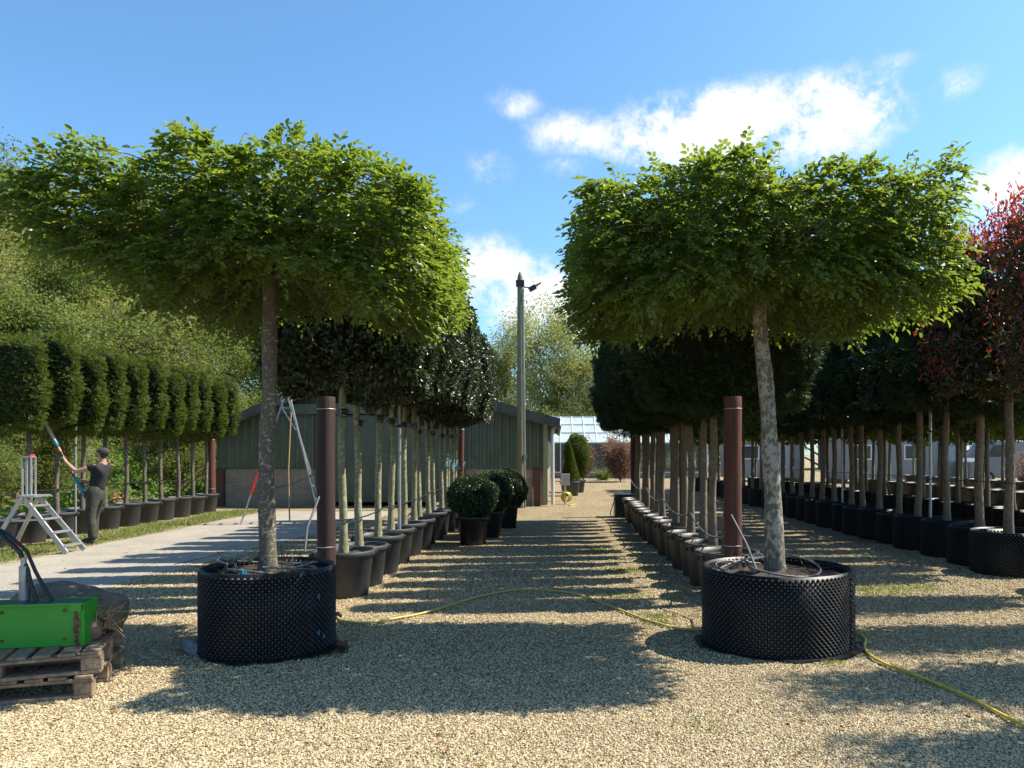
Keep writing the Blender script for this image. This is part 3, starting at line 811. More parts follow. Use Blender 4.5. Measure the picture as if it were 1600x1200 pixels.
# ------------------------------------------------------------------ pots
def plain_pot(mb, r, h, n=36):
    mb.lathe([(r * .80, 0), (r * .82, .01), (r * .97, h * .86), (r * .98, h * .865), (r, h * .87), (r * 1.05, h * .885), (r * 1.06, h * .99), (r * 1.04, h), (r * .96, h), (r * .95, h * .86)], n)
    mb.lathe([(0.001, 0.002), (r * .80, 0.002)], n)
    for a in (0.4, 0.4 + PI):
        for da in (-.14, .14):
            mb.box((1.06 * r * math.cos(a + da), 1.06 * r * math.sin(a + da), h * .88), (.03, .03, h * .12), Matrix.Rotation(a + da, 3, 'Z'))
        mb.box((1.1 * r * math.cos(a), 1.1 * r * math.sin(a), h * .93), (.025, .14, .03), Matrix.Rotation(a, 3, 'Z'))

def airpot(mb, r, h, pitch=.045, cone=.016, seam=False, wob=.012):
    prof = [(r, 0), (r * 1.0, h * .5), (r, h), (r - .012, h), (r - .014, h * .5), (r - .014, .05)]
    mb.lathe(prof, 128, wob=wob)
    cols = int(2 * PI * r / pitch); rows = int(h / (pitch * .5)) - 1
    V = []; F = []
    th0 = np.linspace(0, 2 * PI, 7)[:-1]
    def wobr(t): return 1 + wob * math.sin(2 * t + 1) + wob * .6 * math.sin(3 * t + 2) - .035 * (((t + .55) % (2 * PI)) / (2 * PI))
    k = 0
    for j in range(rows):
        z = (j + 1) * pitch * .5
        for i in range(cols):
            t = (i + .5 * (j % 2)) * 2 * PI / cols
            for (side, rr_) in ((1, r), (-1, r - .014)):
                if side < 0 and z < h * .72: continue
                rad = rr_ * wobr(t)
                er = np.array([math.cos(t), math.sin(t), 0]); et = np.array([-math.sin(t), math.cos(t), 0]); ez = np.array([0, 0, 1.0])
                c = er * rad + ez * z
                for a in range(6): V.append(c + pitch * .42 * (math.cos(th0[a]) * et + math.sin(th0[a]) * ez * .85) - er * .002 * side)
                for a in range(6): V.append(c + pitch * .15 * (math.cos(th0[a]) * et + math.sin(th0[a]) * ez) + er * cone * side)
                b = k * 12
                for a in range(6): F.append((b + a, b + (a + 1) % 6, b + 6 + (a + 1) % 6, b + 6 + a))
                F.append(tuple(b + 6 + a for a in range(6)))
                k += 1
    mb.add(np.array(V), [f_ for f_ in F if len(f_) == 4], 0, False); mb.add(np.array(V), [f_ for f_ in F if len(f_) == 6], 1, False)
    if seam:
        mb.box((r * 1.0 * math.cos(-.5), r * math.sin(-.5), h / 2), (.03, .05, h), Matrix.Rotation(-.5, 3, 'Z'))

def soil_disc(r, z, rng, name='soil'):
    g = MB(); m = 20; rad = np.linspace(0.001, r, 7)
    th = np.arange(m) * 2 * PI / m
    v = np.array([(a * math.cos(t), a * math.sin(t), z + rng.uniform(-.012, .018) + .03 * (1 - a / r)) for a in rad for t in th])
    f = np.array([(i * m + j, i * m + (j + 1) % m, (i + 1) * m + (j + 1) % m, (i + 1) * m + j) for i in range(6) for j in range(m)])
    g.add(v, f, 0, True); return g

def trunk_pts(rng, z0, z1, r0, r1, lean=(0, 0), wob=.012, k=12):
    t = np.linspace(0, 1, k); ph = rng.uniform(0, 6, 4)
    x = lean[0] * t + wob * (np.sin(t * 7 + ph[0]) + .5 * np.sin(t * 15 + ph[1])); y = lean[1] * t + wob * (np.sin(t * 6 + ph[2]) + .5 * np.sin(t * 13 + ph[3]))
    x -= x[0]; y -= y[0]
    flare = 1 + .35 * np.exp(-t * 14)
    return list(zip(x, y, z0 + (z1 - z0) * t)), (r0 + (r1 - r0) * t) * flare * (1 + .05 * np.sin(t * 23 + ph[0]))

def arms(mb, rng, z0, z1, hx, hy, n=10, r=.012):
    for i in range(n):
        z = z0 + (z1 - z0) * (.05 + .85 * i / n); s = 1 if i % 2 else -1
        e = (s * hx * rng.uniform(.7, .92), rng.uniform(-hy, hy) * .7, z + rng.uniform(0, .15))
        mb.tube([(0, 0, z - .1), (e[0] * .4, e[1] * .4, z), e], [r * 1.4, r, r * .4], 5, cap=False)

def potted(name, label, cat, group, seed, pot, potm, soilz, trunk, trunkm, crown_mesh, crown_name='crown', cane=None, armspec=None, tie=None):
    """pot=(kind,r,h); trunk=(z1,r0,r1)"""
    rng = np.random.default_rng(seed)
    t = thing(name, label, cat, group=group)
    g = MB()
    (airpot if pot[0] == 'air' else plain_pot)(g, pot[1], pot[2])
    po = g.build('pot', [potm, M['tip']], t)
    soil_disc(pot[1] * .955, soilz, rng).build('soil', M['soil'], po)
    g = MB(); pts, rr_ = trunk_pts(rng, soilz - .02, trunk[0], trunk[1], trunk[2], (rng.uniform(-.03, .03), rng.uniform(-.02, .02)), .009)
    g.tube(pts, rr_, 10)
    if armspec: arms(g, rng, *armspec)
    g.build('trunk', trunkm, t)
    o = bpy.data.objects.new(crown_name, crown_mesh); C.objects.link(o); o.parent = t
    if cane:
        g = MB()
        for z in cane[1]: g.tube([(-cane[0], .06, z + .0), (cane[0], .06, z + rng.uniform(-.02, .02))], .009, 6)
        g.build('cane_frame', M['cane'], t)
    if tie:
        g = MB(); g.lathe([(trunk[1] + .004, -.035), (trunk[1] + .012, -.03), (trunk[1] + .012, .03), (trunk[1] + .004, .035)], 12, (0, 0, tie)); g.box((trunk[1] + .01, -.02, tie), (.04, .03, .03))
        g.build('tie', M['black'], t)
    return t

# ---- row of clipped yews on the far left
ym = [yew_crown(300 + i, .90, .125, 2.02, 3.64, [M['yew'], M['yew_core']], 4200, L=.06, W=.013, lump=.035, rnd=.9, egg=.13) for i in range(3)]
protos = [potted('pleached_yew_tree', '-', 'tree', 'clipped yew panels in a row on the left', 310 + i, ('plain', .31, .50), M['pot'], .44, (2.4, .045, .04), M['bark_grey'], ym[i],
                 armspec=(2.3, 3.3, .65, .1)) for i in range(3)]
ys = [12.5 + .745 * k for k in range(11)]
rr = random.Random(8)
for k, y in enumerate(ys):
    lb = f'yew panel in grey pot, {ORD[10 - k]} from the brown end post of the left row'
    if k == 0: lb = 'nearest yew panel of the left row, behind the aluminium platform ladder'
    if k == 10: lb = 'clipped yew panel beside the brown end post, farthest of the left row'
    if k < 3: t = protos[k]; t['label'] = lb; t.location = (-9.5, y, 0)
    else: t = copy_tree(protos[k % 3], (-9.5 + rr.uniform(-.03, .03), y, 0), rr.choice((0, PI)) + rr.uniform(-.05, .05), lb)
    s = rr.uniform(.96, 1.03); t.scale = (1, 1, s)

# ---- holly row left of the aisle
def holly_mesh(seed):
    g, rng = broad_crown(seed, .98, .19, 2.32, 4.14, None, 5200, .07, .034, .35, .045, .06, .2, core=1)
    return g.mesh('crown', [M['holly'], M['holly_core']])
hm = [holly_mesh(s) for s in (401, 402, 403)]
protos = [potted('pleached_holly_tree', '-', 'tree', 'pleached hollies left of the aisle', 410 + i, ('plain', .325, .50), M['pot'], .44, (3.2, .044, .036), M['bark_pale'], hm[i],
                 armspec=(2.4, 3.8, .75, .12), cane=(.72, (2.45, 2.62, 3.0, 3.4)), tie=2.02) for i in range(3)]
hy_ = [8.3, 8.98, 9.85, 10.75, 11.6, 12.3, 12.95, 13.7, 14.5, 15.15, 15.85, 16.5, 17.15, 17.8]
for k, y in enumerate(hy_):
    lb = f'glossy holly panel on a pale stem, {ORD[k]} behind the dark front post'
    if k == 0: lb = 'holly panel with bamboo frame on pale stem, directly behind the dark front post'
    if k == 13: lb = 'farthest holly panel of the left aisle row, beside its far round post'
    if k < 3: t = protos[k]; t['label'] = lb; t.location = (-2.4, y, 0)
    else: t = copy_tree(protos[k % 3], (-2.4 + rr.uniform(-.04, .04), y, 0), rr.choice((0, PI)) + rr.uniform(-.08, .08), lb)
    s = rr.uniform(.96, 1.03); t.scale = (rr.uniform(.97, 1.05), 1, s)

# ---- dark yew row right of the aisle
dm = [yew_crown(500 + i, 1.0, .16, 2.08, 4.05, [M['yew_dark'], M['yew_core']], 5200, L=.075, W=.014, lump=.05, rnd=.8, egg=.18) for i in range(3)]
protos = [potted('pleached_yew_tree', '-', 'tree', 'pleached dark yews right of the aisle', 510 + i, ('plain', .325, .52), M['pot_brown'], .45, (2.6, .05, .042), M['bark_yew'], dm[i],
                 armspec=(2.3, 3.6, .75, .12), cane=(.72, (2.3, 2.7)), tie=2.05) for i in range(3)]
dy_ = [8.25, 8.95, 9.6, 10.25, 10.95, 11.6, 12.3, 12.95, 13.65, 14.3, 15.0, 15.65, 16.35, 17.0, 17.7]
for k, y in enumerate(dy_):
    lb = f'dark yew panel in grey pot, {ORD[k]} behind the red-brown front post'
    if k == 0: lb = 'dark yew panel in grey pot, directly behind the red-brown front post'
    if k == 14: lb = 'farthest dark yew panel of the right aisle row, next to the black square container'
    if k < 3: t = protos[k]; t['label'] = lb; t.location = (1.9, y, 0)
    else: t = copy_tree(protos[k % 3], (1.9 + rr.uniform(-.04, .04), y, 0), rr.choice((0, PI)) + rr.uniform(-.08, .08), lb)
    t.scale = (rr.uniform(.97, 1.05), 1, rr.uniform(.97, 1.03))

# ---- third row, black dimpled pots; photinias nearest
def photinia_mesh(seed):
    g, rng = broad_crown(seed, 1.0, .28, 2.35, 4.38, None, 3600, .075, .03, .3, .08, .12, .35)
    P, Nn = shell_points(rng, 900, 1.0, .38, 2.35, 3.6, .12, .5, .3, .08)
    leaves(g, P, rng.normal(0, 1, (900, 3)), rng.normal(0, .6, (900, 3)) + [0, 0, 1], .09, .036)
    n = 3000
    P = np.stack([rng.uniform(-1.05, 1.05, n), rng.uniform(-.42, .42, n), 4.34 + rng.normal(0, .10, n) + .1 * np.sin(np.linspace(0, 40, n))], 1)
    m = 500; P[:m, 2] = rng.uniform(2.6, 4.3, m); P[:m, 0] = np.where(rng.random(m) < .5, -1, 1) * rng.uniform(.85, 1.1, m)
    leaves(g, P, rng.normal(0, .5, (n, 3)) + [0, 0, 1.0], rng.normal(0, 1, (n, 3)), rng.uniform(.05, .09, n), .022, mi=1)
    return g.mesh('crown', [M['photinia_g'], M['photinia_r']])
pm = [photinia_mesh(601), photinia_mesh(602)]
protos_p = [potted('photinia_tree', '-', 'tree', 'photinias in the black pot row', 610 + i, ('air', .47, .57), M['airpot'], .48, (3.0, .058, .05), M['bark_yew'], pm[i],
                   armspec=(2.4, 4.2, .95, .25, 16, .016)) for i in range(2)]
protos_p[0].location = (6.05, 9.84, 0); protos_p[0]['label'] = 'red-tipped photinia panel with purple-red crown in a wide black dimpled pot'
protos_p[1].location = (6.15, 8.35, 0); protos_p[1]['label'] = 'red-tipped photinia nearest the viewer at the very edge of the black pot row'
for k, y in enumerate((7.0, 5.75, 4.5)):
    copy_tree(protos_p[k % 2], (6.1, y, 0), 0, 'photinia in a black pot just beyond the right edge, throwing shade on the gravel')
rm = [yew_crown(620 + i, 1.0, .18, 2.2, 4.25, [M['yew_dark'], M['yew_core']], 3600, L=.10, W=.016, lump=.08) for i in range(2)]
g, _ = broad_crown(630, 1.0, .2, 2.25, 4.35, None, 4200, .07, .035, .3, .09, .1, .3, core=1)
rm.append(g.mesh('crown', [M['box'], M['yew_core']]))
protos_r = [potted('pleached_tree', '-', 'tree', 'clipped panels in the black pot row', 640 + i, ('air', .36, .55), M['airpot'], .47, (2.8, .052, .044), M['bark_yew'], rm[i],
                   armspec=(2.5, 3.8, .75, .12)) for i in range(3)]
ry = [10.62, 11.5, 12.35, 13.1, 13.8, 14.5, 15.2, 16.0, 16.8, 17.5, 18.25, 19.0, 19.7]
for k, y in enumerate(ry):
    lb = f'dark clipped panel in black dimpled pot, {ORD[k]} behind the red-tipped photinia'
    x = 6.05 + rr.uniform(-.05, .05)
    if k < 3: t = protos_r[k]; t['label'] = lb; t.location = (x, y, 0)
    else: t = copy_tree(protos_r[k % 3], (x, y, 0), rr.choice((0, PI)) + rr.uniform(-.08, .08), lb)
    s = 1.18 if k == 0 else 1.05 if k < 3 else 1
    t.scale = (s, s, rr.uniform(.97, 1.05))

# ---- fourth and fifth rows
g, _ = broad_crown(650, 1.1, .36, 2.15, 3.9, None, 3600, .09, .06, .3, .12, .14, .4)
fm = [g.mesh('crown', M['hornbeam'])]
g, _ = broad_crown(651, 1.1, .36, 2.15, 4.0, None, 3600, .09, .05, .3, .12, .14, .4, core=1)
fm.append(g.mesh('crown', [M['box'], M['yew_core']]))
p4 = [potted('pleached_tree', '-', 'tree', 'clipped trees in the second black pot row', 660 + i, ('air', .36, .52), M['airpot'], .45, (2.8, .05, .04), M['bark_yew'], fm[i], armspec=(2.4, 3.5, .8, .2)) for i in range(2)]
f4 = [11.6, 12.5, 13.4, 14.3, 15.3, 16.2, 17.1, 18.0, 19.0, 20.0, 21.0, 22.0, 23.0, 24.0]
for k, y in enumerate(f4):
    lb = f'clipped tree in black pot, next row beyond the photinia\'s, {ORD[k]} from its near end'
    x = 8.9 + rr.uniform(-.08, .08)
    if k < 2: t = p4[k]; t['label'] = lb; t.location = (x, y, 0)
    else: t = copy_tree(p4[0 if k % 3 == 0 else 1], (x, y, 0), rr.choice((0, PI)), lb)
p5 = [potted('pleached_tree', '-', 'tree', 'clipped trees in the far grey pot row', 670 + i, ('plain', .42, .6), M['pot'], .52, (2.8, .055, .045), (M['bark_white'], M['bark_pale'])[i], fm[i], armspec=(2.4, 3.5, .8, .2)) for i in range(2)]
f5 = [16.5, 17.6, 18.8, 20.0, 21.2, 22.4, 23.6, 24.8, 26, 27.2, 28.4, 29.6]
for k, y in enumerate(f5):
    lb = f'clipped tree in grey pot, two rows beyond the photinia\'s, {ORD[k]} from its near end'
    x = 12.2 + rr.uniform(-.1, .1)
    if k < 2: t = p5[k]; t['label'] = lb; t.location = (x, y, 0)
    else: t = copy_tree(p5[k % 2], (x, y, 0), rr.choice((0, PI)), lb)
f6 = [19 + 1.35 * i for i in range(12)]
for k, y in enumerate(f6):
    copy_tree(p5[k % 2], (16.5 + rr.uniform(-.1, .1), y, 0), rr.choice((0, PI)), f'clipped tree in grey pot, outermost row before the white cabins, {ORD[k]} from its near end')

for k in range(12):
    copy_tree(p4[k % 2], (6.2 + rr.uniform(-.08, .08), 21.2 + 1.0 * k, 0), rr.choice((0, PI)), f'clipped tree beyond the end of the photinia row, {ORD[k]} of that stretch')
for k in range(9):
    copy_tree(p4[k % 2], (9.0 + rr.uniform(-.08, .08), 25 + 1.05 * k, 0), rr.choice((0, PI)), f'clipped tree at the far end of the second black pot row, {ORD[k]} of that stretch')
# nothing in a nursery stands quite plumb
for o in list(C.objects):
    if o.type == 'EMPTY' and o.get('category') == 'tree' and o.name.startswith(('pleached', 'photinia')):
        o.rotation_euler = (rr.uniform(-.012, .012), rr.uniform(-.014, .014), o.rotation_euler.z)
        o.scale = (o.scale.x * rr.uniform(.97, 1.03), o.scale.y * rr.uniform(.97, 1.04), o.scale.z)

# ------------------------------------------------------------------ the two big roof-trained hornbeams
def hornbeam(name_label, loc, pot_r, pot_h, barkm, leafm, seed, hx, hy, z0, z1, cx, cy, lean, r0, r1, zfork, top_fn, bot_fn, left_loose, nt, droop):
    rng = np.random.default_rng(seed)
    t = thing('hornbeam_tree', name_label, 'tree', loc, group='large roof-trained trees at the ends of the aisle rows')
    g = MB(); airpot(g, pot_r, pot_h, .047, .016); po = g.build('pot', [M['airpot'], M['tip']], t)
    soil_disc(pot_r * .95, pot_h - .07, rng).build('soil', M['soil'], po)
    g = MB()
    pts, rad = trunk_pts(rng, pot_h - .1, zfork, r0, r1, lean, .01, 18); g.tube(pts, rad, 20, cap=False)
    g.tube([pts[-1], (cx * .9, 0, z1 - .5), (cx, 0, z1 - .12)], [rad[-1], .04, .015], 12, cap=False)
    top = np.array(pts[-1])
    ends = []
    for lv, zz in enumerate((z0 + .22, z0 + .45, z0 + .68)):
        for k in range(9):
            a = k * 2 * PI / 9 + lv * .35 + rng.uniform(-.15, .15)
            ca_, sa_ = math.cos(a), math.sin(a)
            sc = min(hx / max(abs(ca_), .01), hy / max(abs(sa_), .01)) * .9
            e = np.array([cx + ca_ * sc, cy + sa_ * sc, zz + rng.uniform(-.08, .1)])
            s_ = np.array([top[0], top[1], min(zz - .12, z1 - .4)]); m_ = s_ * .5 + e * .5 + rng.normal(0, .06, 3)
            g.tube([s_, s_ * .75 + m_ * .25 + [0, 0, .06], m_, e], [.026, .02, .014, .006], 6, cap=False)
            for q in range(5):
                f_ = rng.uniform(.3, 1); b_ = s_ * (1 - f_) + e * f_
                v_ = np.clip(rng.normal(0, .2, 3), -.3, .3) * [1, 1, .3]; g.tube([b_, b_ + v_ * .5 + [0, 0, .02], b_ + v_], [.007, .005, .003], 4, cap=False)
    g.build('trunk', barkm, t)
    # leafy twigs
    g = MB()
    P, Nn = shell_points(rng, nt, hx, hy, z0, z1, .09, .42, .13, .04)
    # profile of the top
    fr = (P[:, 2] - z0) / (z1 - z0); fr0 = fr
    P[:, 2] += np.clip(fr, 0, 1) * top_fn(P[:, 0], P[:, 1])
    if left_loose:
        lw = np.clip((-P[:, 0] / hx), 0, 1) ** 2
        P[:, 0] -= lw * rng.exponential(.16, nt) * (Nn[:, 0] < -.2)
        lay = np.round((P[:, 2]) / .16) * .16; P[:, 2] = P[:, 2] * (1 - lw * .8) + lay * lw * .8 + lw * rng.normal(0, .015, nt)
        keepm = rng.random(nt) > lw * .15; P, Nn = P[keepm], Nn[keepm]
    bt = bot_fn(P[:, 0], P[:, 1]); P[:, 2] += np.clip(1 - fr0[keepm] if left_loose else 1 - fr0, 0, 1) * bt
    o1 = rng.uniform(0, 6, 3)
    cl = np.sin(P[:, 0] * 6.1 + o1[0] + np.sin(P[:, 2] * 5)) * np.sin(P[:, 1] * 6.7 + o1[1]) + .8 * np.sin(P[:, 2] * 11 + o1[2] + P[:, 0] * 2.3) * np.sin(P[:, 0] * 11 + P[:, 1] * 9)
    kk = rng.random(len(P)) < np.clip(.80 + .5 * cl, .15, 1); P, Nn = P[kk], Nn[kk]
    P += [cx, cy, 0]; n = len(P)
    out = P - [cx, cy, (z0 + z1) / 2]; out[:, 2] *= .3; out /= np.linalg.norm(out, axis=1)[:, None]
    D = out * .8 + Nn * .5 + rng.normal(0, .45, (n, 3)); D[:, 2] = D[:, 2] * .5 - droop + (Nn[:, 2] > .5) * .25
    D /= np.linalg.norm(D, axis=1)[:, None]
    tl = rng.uniform(.12, .24, n)
    S = np.cross(D, [0, 0, 1.0]); S /= np.linalg.norm(S, axis=1)[:, None] + 1e-9
    UP = np.cross(S, D)
    g2 = MB()
    for j in range(8):
        f_ = (j + .5) / 8; sd = 1 if j % 2 else -1
        b_ = P + D * (tl * f_)[:, None] - np.array([0, 0, 1]) * (tl * f_ ** 2 * .3)[:, None]
        U = D * .65 + S * sd * .8 + rng.normal(0, .22, (n, 3)) - [0, 0, droop]
        if j == 7: U = D + rng.normal(0, .2, (n, 3)) - [0, 0, droop]
        leaves(g, b_, U, UP + rng.normal(0, .38, (n, 3)), rng.uniform(.038, .07, n), rng.uniform(.024, .038, n))
    # fine twig for a share of the sprays
    k_ = rng.random(n) < .35
    A, Bp = P[k_] - D[k_] * .08, P[k_] + D[k_] * tl[k_][:, None] - np.array([0, 0, 1]) * (tl[k_] * .25)[:, None]
    leaves(g, A, Bp - A, rng.normal(0, 1, (len(A), 3)), np.linalg.norm(Bp - A, axis=1), .005, mi=1, hexa=False)
    # long shoots above the top
    m = 60
    sx = rng.uniform(-hx, hx, m); sy = rng.uniform(-hy, hy, m)
    for a, b in zip(sx, sy):
        zt = z1 + float(top_fn(np.array([a]), np.array([b]))[0]) - .08; h_ = rng.uniform(.1, .26)
        dx, dy = rng.normal(0, .07, 2)
        p0 = np.array([cx + a, cy + b, zt]); p1 = p0 + [dx, dy, h_]
        g.tube([p0, (p0 + p1) / 2 + rng.normal(0, .01, 3), p1], [.003, .0025, .0015], 3, mi=1, cap=False)
        q = 8; tt = np.linspace(.2, 1, q)[:, None]; pp = p0 + (p1 - p0) * tt
        U = rng.normal(0, 1, (q, 3)); U[:, 2] = np.abs(U[:, 2]) * .3 - .2
        leaves(g, pp, U, rng.normal(0, .4, (q, 3)) + [0, 0, 1], rng.uniform(.05, .075, q), .036)
    g.build('crown', [leafm, M['bark_dark']], t)
    return t, po

def topL(x, y): return .06 * np.sin(x * 3.2 + .4) + .05 * np.sin(x * 8 + y * 3) - .24 * np.clip((-x - .95) / .5, 0, 1) - .22 * np.clip((x - .95) / .35, 0, 1)
def botL(x, y): return -.10 * np.clip((x - .8) / .5, 0, 1) + .10 * np.sin(x * 4.1 + 1) + .07 * np.sin(x * 9 + y * 5) + .22 * np.clip((-x - .5) / .9, 0, 1)
def botR(x, y): return -.14 * np.clip((np.abs(x) - .8) / .5, 0, 1) + .07 * np.sin(x * 4.3 + 2) + .06 * np.sin(x * 10 + y * 5)
def topR(x, y): return .04 * np.sin(x * 3.6 + 2) + .04 * np.sin(x * 9 + y * 4) - .10 * np.clip((-x - .5) / .9, 0, 1) - .02 * x
hbL, poL = hornbeam('large flat-topped hornbeam with grey trunk and loose left side, left of the aisle', (-2.4, 6.12, 0), .52, .67, M['bark_grey'], M['hornbeam'], 701,
               1.42, 1.05, 2.95, 3.81, -.02, .12, (.0, .02), .068, .056, 3.0, topL, botL, True, 9800, .12)
hbR, poR = hornbeam('large box-headed hornbeam with white-mottled leaning trunk, right of the aisle', (1.86, 6.26, 0), .61, .64, M['bark_white'], M['hornbeam2'], 702,
               1.34, 1.0, 2.90, 3.72, -.27, .05, (-.14, .02), .078, .058, 3.0, topR, botR, False, 10500, .22)

def bigpot_extras(t, r, h, seed, clip=None):
    rng = np.random.default_rng(seed)
    g = MB()
    for k in range(4):
        a0 = rng.uniform(0, 6); th = np.linspace(a0, a0 + rng.uniform(2.5, 4.5), 16); rr2 = r * rng.uniform(.55, .88)
        z = h - .05 + .05 * np.sin((th - a0) * 1.3 + k) + .02 * k
        g.tube([(rr2 * math.cos(a), rr2 * math.sin(a) * .95, zz) for a, zz in zip(th, z)], .009, 6)
    g.tube([(-.2, -.1, h - .05), (-.28, -.05, h + .06), (-.38, 0.05, h - .03)], .012, 6)
    g.build('irrigation_pipe', M['grey_pipe'], t)
    g = MB()
    for k in range(26):
        a0 = rng.uniform(0, 6); p = np.array([r * .6 * math.cos(a0), r * .6 * math.sin(a0), h - .05])
        g.tube([p, p + rng.normal(0, .08, 3) + [0, 0, .05], p + rng.normal(0, .16, 3) + [0, 0, .05]], .0025, 4, cap=False)
    g.build('dripper_lines', M['black'], t)
bigpot_extras(hbL, .53, .67, 1); bigpot_extras(hbR, .61, .64, 2)
MB().box((-.03, -.42, .66), (.045, .02, .04)).tube([(-.03, -.43, .64), (-.03, -.44, .70)], .012, 6).build('blue_clip', M['blue'], hbL)
g = MB()
for z, a in ((.16, -.42), (.45, -.42), (.12, -.3)): g.box((.535 * math.cos(a), .535 * math.sin(a), z), (.012, .014, .035), Matrix.Rotation(a, 3, 'Z'))
g.build('blue_ties', M['blue'], poL)

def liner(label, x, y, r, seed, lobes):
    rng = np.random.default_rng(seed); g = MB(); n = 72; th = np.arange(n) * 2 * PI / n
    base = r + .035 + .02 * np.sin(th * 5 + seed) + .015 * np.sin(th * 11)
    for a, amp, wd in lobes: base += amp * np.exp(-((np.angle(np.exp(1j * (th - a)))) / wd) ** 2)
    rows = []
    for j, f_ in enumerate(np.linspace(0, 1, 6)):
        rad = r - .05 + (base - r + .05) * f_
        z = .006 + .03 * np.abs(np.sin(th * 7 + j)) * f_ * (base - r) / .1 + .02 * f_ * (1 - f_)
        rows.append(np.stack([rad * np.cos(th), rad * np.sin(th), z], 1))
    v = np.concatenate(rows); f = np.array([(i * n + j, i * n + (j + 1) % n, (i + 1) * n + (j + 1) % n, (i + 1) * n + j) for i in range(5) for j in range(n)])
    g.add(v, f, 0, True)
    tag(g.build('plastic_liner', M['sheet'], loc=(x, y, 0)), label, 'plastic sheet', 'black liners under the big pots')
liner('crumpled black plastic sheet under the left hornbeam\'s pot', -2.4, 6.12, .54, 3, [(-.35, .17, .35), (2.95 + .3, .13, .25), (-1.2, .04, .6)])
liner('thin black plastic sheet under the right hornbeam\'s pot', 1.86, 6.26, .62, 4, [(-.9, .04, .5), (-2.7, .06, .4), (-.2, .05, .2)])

# ------------------------------------------------------------------ posts, poles, wires
def post(label, x, y, h, r, m, seed, name='timber_post', group='round timber posts at the row ends'):
    rng = np.random.default_rng(seed)
    t = thing(name, label, 'post', (x, y, 0), group=group)
    g = MB(); k = 14; z = np.linspace(0, h, k)
    g.tube([(0, 0, -.1)] + [(.004 * math.sin(a * 3), .004 * math.cos(a * 2), a) for a in z[:-1]] + [(0, 0, h - .015), (0, 0, h)], [r] + list(r * (1 + .01 * np.sin(z[:-1] * 4))) + [r, r * .96], 24)
    g.build('shaft', m, t)
    g = MB()
    for zz in (h - .13, .62 * 1.0): g.lathe([(r + .001, zz - .006), (r + .006, zz), (r + .001, zz + .006)], 24)
    g.build('wire_wrap', M['steel'], t)
    return t
post('dark red-brown round post standing behind the left hornbeam\'s pot', -2.42, 7.72, 2.19, .094, M['post_dark'], 1)
post('bright red-brown round post standing behind the right hornbeam\'s pot', 1.87, 7.82, 2.2, .093, M['post'], 2)
post('slim brown round post at the far end of the holly row', -2.4, 18.5, 2.32, .075, M['post'], 3)
post('dark round post at the far end of the right aisle row', 1.95, 18.6, 2.15, .085, M['post_dark'], 4)
post('brown round post at the far end of the left yew row', -9.55, 20.35, 2.1, .11, M['post'], 5)
post('short brown timber stake among the stems of the right aisle row', 1.93, 11.3, 2.05, .05, M['post'], 6)

def metal_pole(label, x, y, h, r=.02):
    g = MB(); g.tube([(0, 0, 0), (0, 0, h)], r, 10)
    t = thing('metal_pole', label, 'pole', (x, y, 0), group='galvanised row poles'); g.build('shaft', M['steel'], t)
    g = MB(); g.lathe([(r, -.02), (r + .008, -.015), (r + .008, .015), (r, .02)], 10, (0, 0, h * .8)); g.build('clamp', M['black'], t)
metal_pole('slim galvanised pole behind the man in the left yew row', -9.35, 14.3, 2.2)
metal_pole('slim galvanised pole between stems of the holly row', -2.32, 10.85, 2.5, .024)
metal_pole('slim galvanised pole between stems of the right aisle row', 1.95, 14.75, 2.3, .024)
metal_pole('thin galvanised pole in the black pot row behind the photinia', 6.05, 11.92, 2.45, .022)
metal_pole('thin pale pole halfway down the black pot row', 6.05, 15.6, 2.4, .018)

def wire(label, pts, r=.004, m='steel', name='support_wire', sag=.03):
    g = MB(); out = []
    for a, b in zip(pts[:-1], pts[1:]):
        a, b = Vector(a), Vector(b); n_ = 8
        for i in range(n_): 
            p = a.lerp(b, i / n_); p.z -= sag * 4 * (i / n_) * (1 - i / n_); out.append(p)
    out.append(Vector(pts[-1])); g.tube(out, r, 5)
    tag(g.build(name, M[m]), label, 'wire' if name == 'support_wire' else 'pipe')
wire('thin black and steel wire tied along the holly stems', [(-2.33, 7.72, 2.03)] + [(-2.345, y, 2.02) for y in hy_[::2]] + [(-2.4, 18.4, 2.05)], .006, 'black')
wire('thin wire tied along the stems of the right aisle row', [(1.8, 7.8, 2.07)] + [(1.84, y, 2.05) for y in dy_[::2]] + [(1.9, 18.5, 2.0)], .006, 'black')
wire('pale rope running low along the stems of the right aisle row', [(1.78, 7.8, .72), (1.82, 10, .78), (1.80, 12.5, .82), (1.82, 15, .90), (1.85, 18.5, .95)], .011, 'grey_pipe', sag=.12)
wire('black watering pipe strung low along the left yew stems', [(-9.45, 11.4, .86), (-9.44, 13.2, .92), (-9.44, 15, .98), (-9.44, 17.5, .95), (-9.5, 20.2, .9)], .014, 'black', 'watering_pipe', .03)
wire('black watering pipe strung low along the holly stems', [(-2.34, 7.7, .9), (-2.35, 10, .86), (-2.34, 14, .9), (-2.35, 18.4, .9)], .009, 'black', 'watering_pipe', .05)
wire('dark wire along the stems of the black pot row', [(5.98, 8.3, 1.25)] + [(5.98, y, 1.2) for y in ry[::3]], .006, 'black', sag=.02)
wire('dark cable leaning from the red-brown post into the right hornbeam\'s pot', [(1.83, 7.72, .95), (1.86, 7.2, .7), (1.75, 6.6, .66), (1.72, 6.35, .6)], .011, 'grey_pipe', 'watering_pipe', .0)
wire('grey feed pipe rising beside the dark front post on the left', [(-2.50, 7.3, .62), (-2.51, 7.4, .85), (-2.46, 7.62, 1.15)], .012, 'grey_pipe', 'watering_pipe', 0)
rng = np.random.default_rng(77); g = MB()
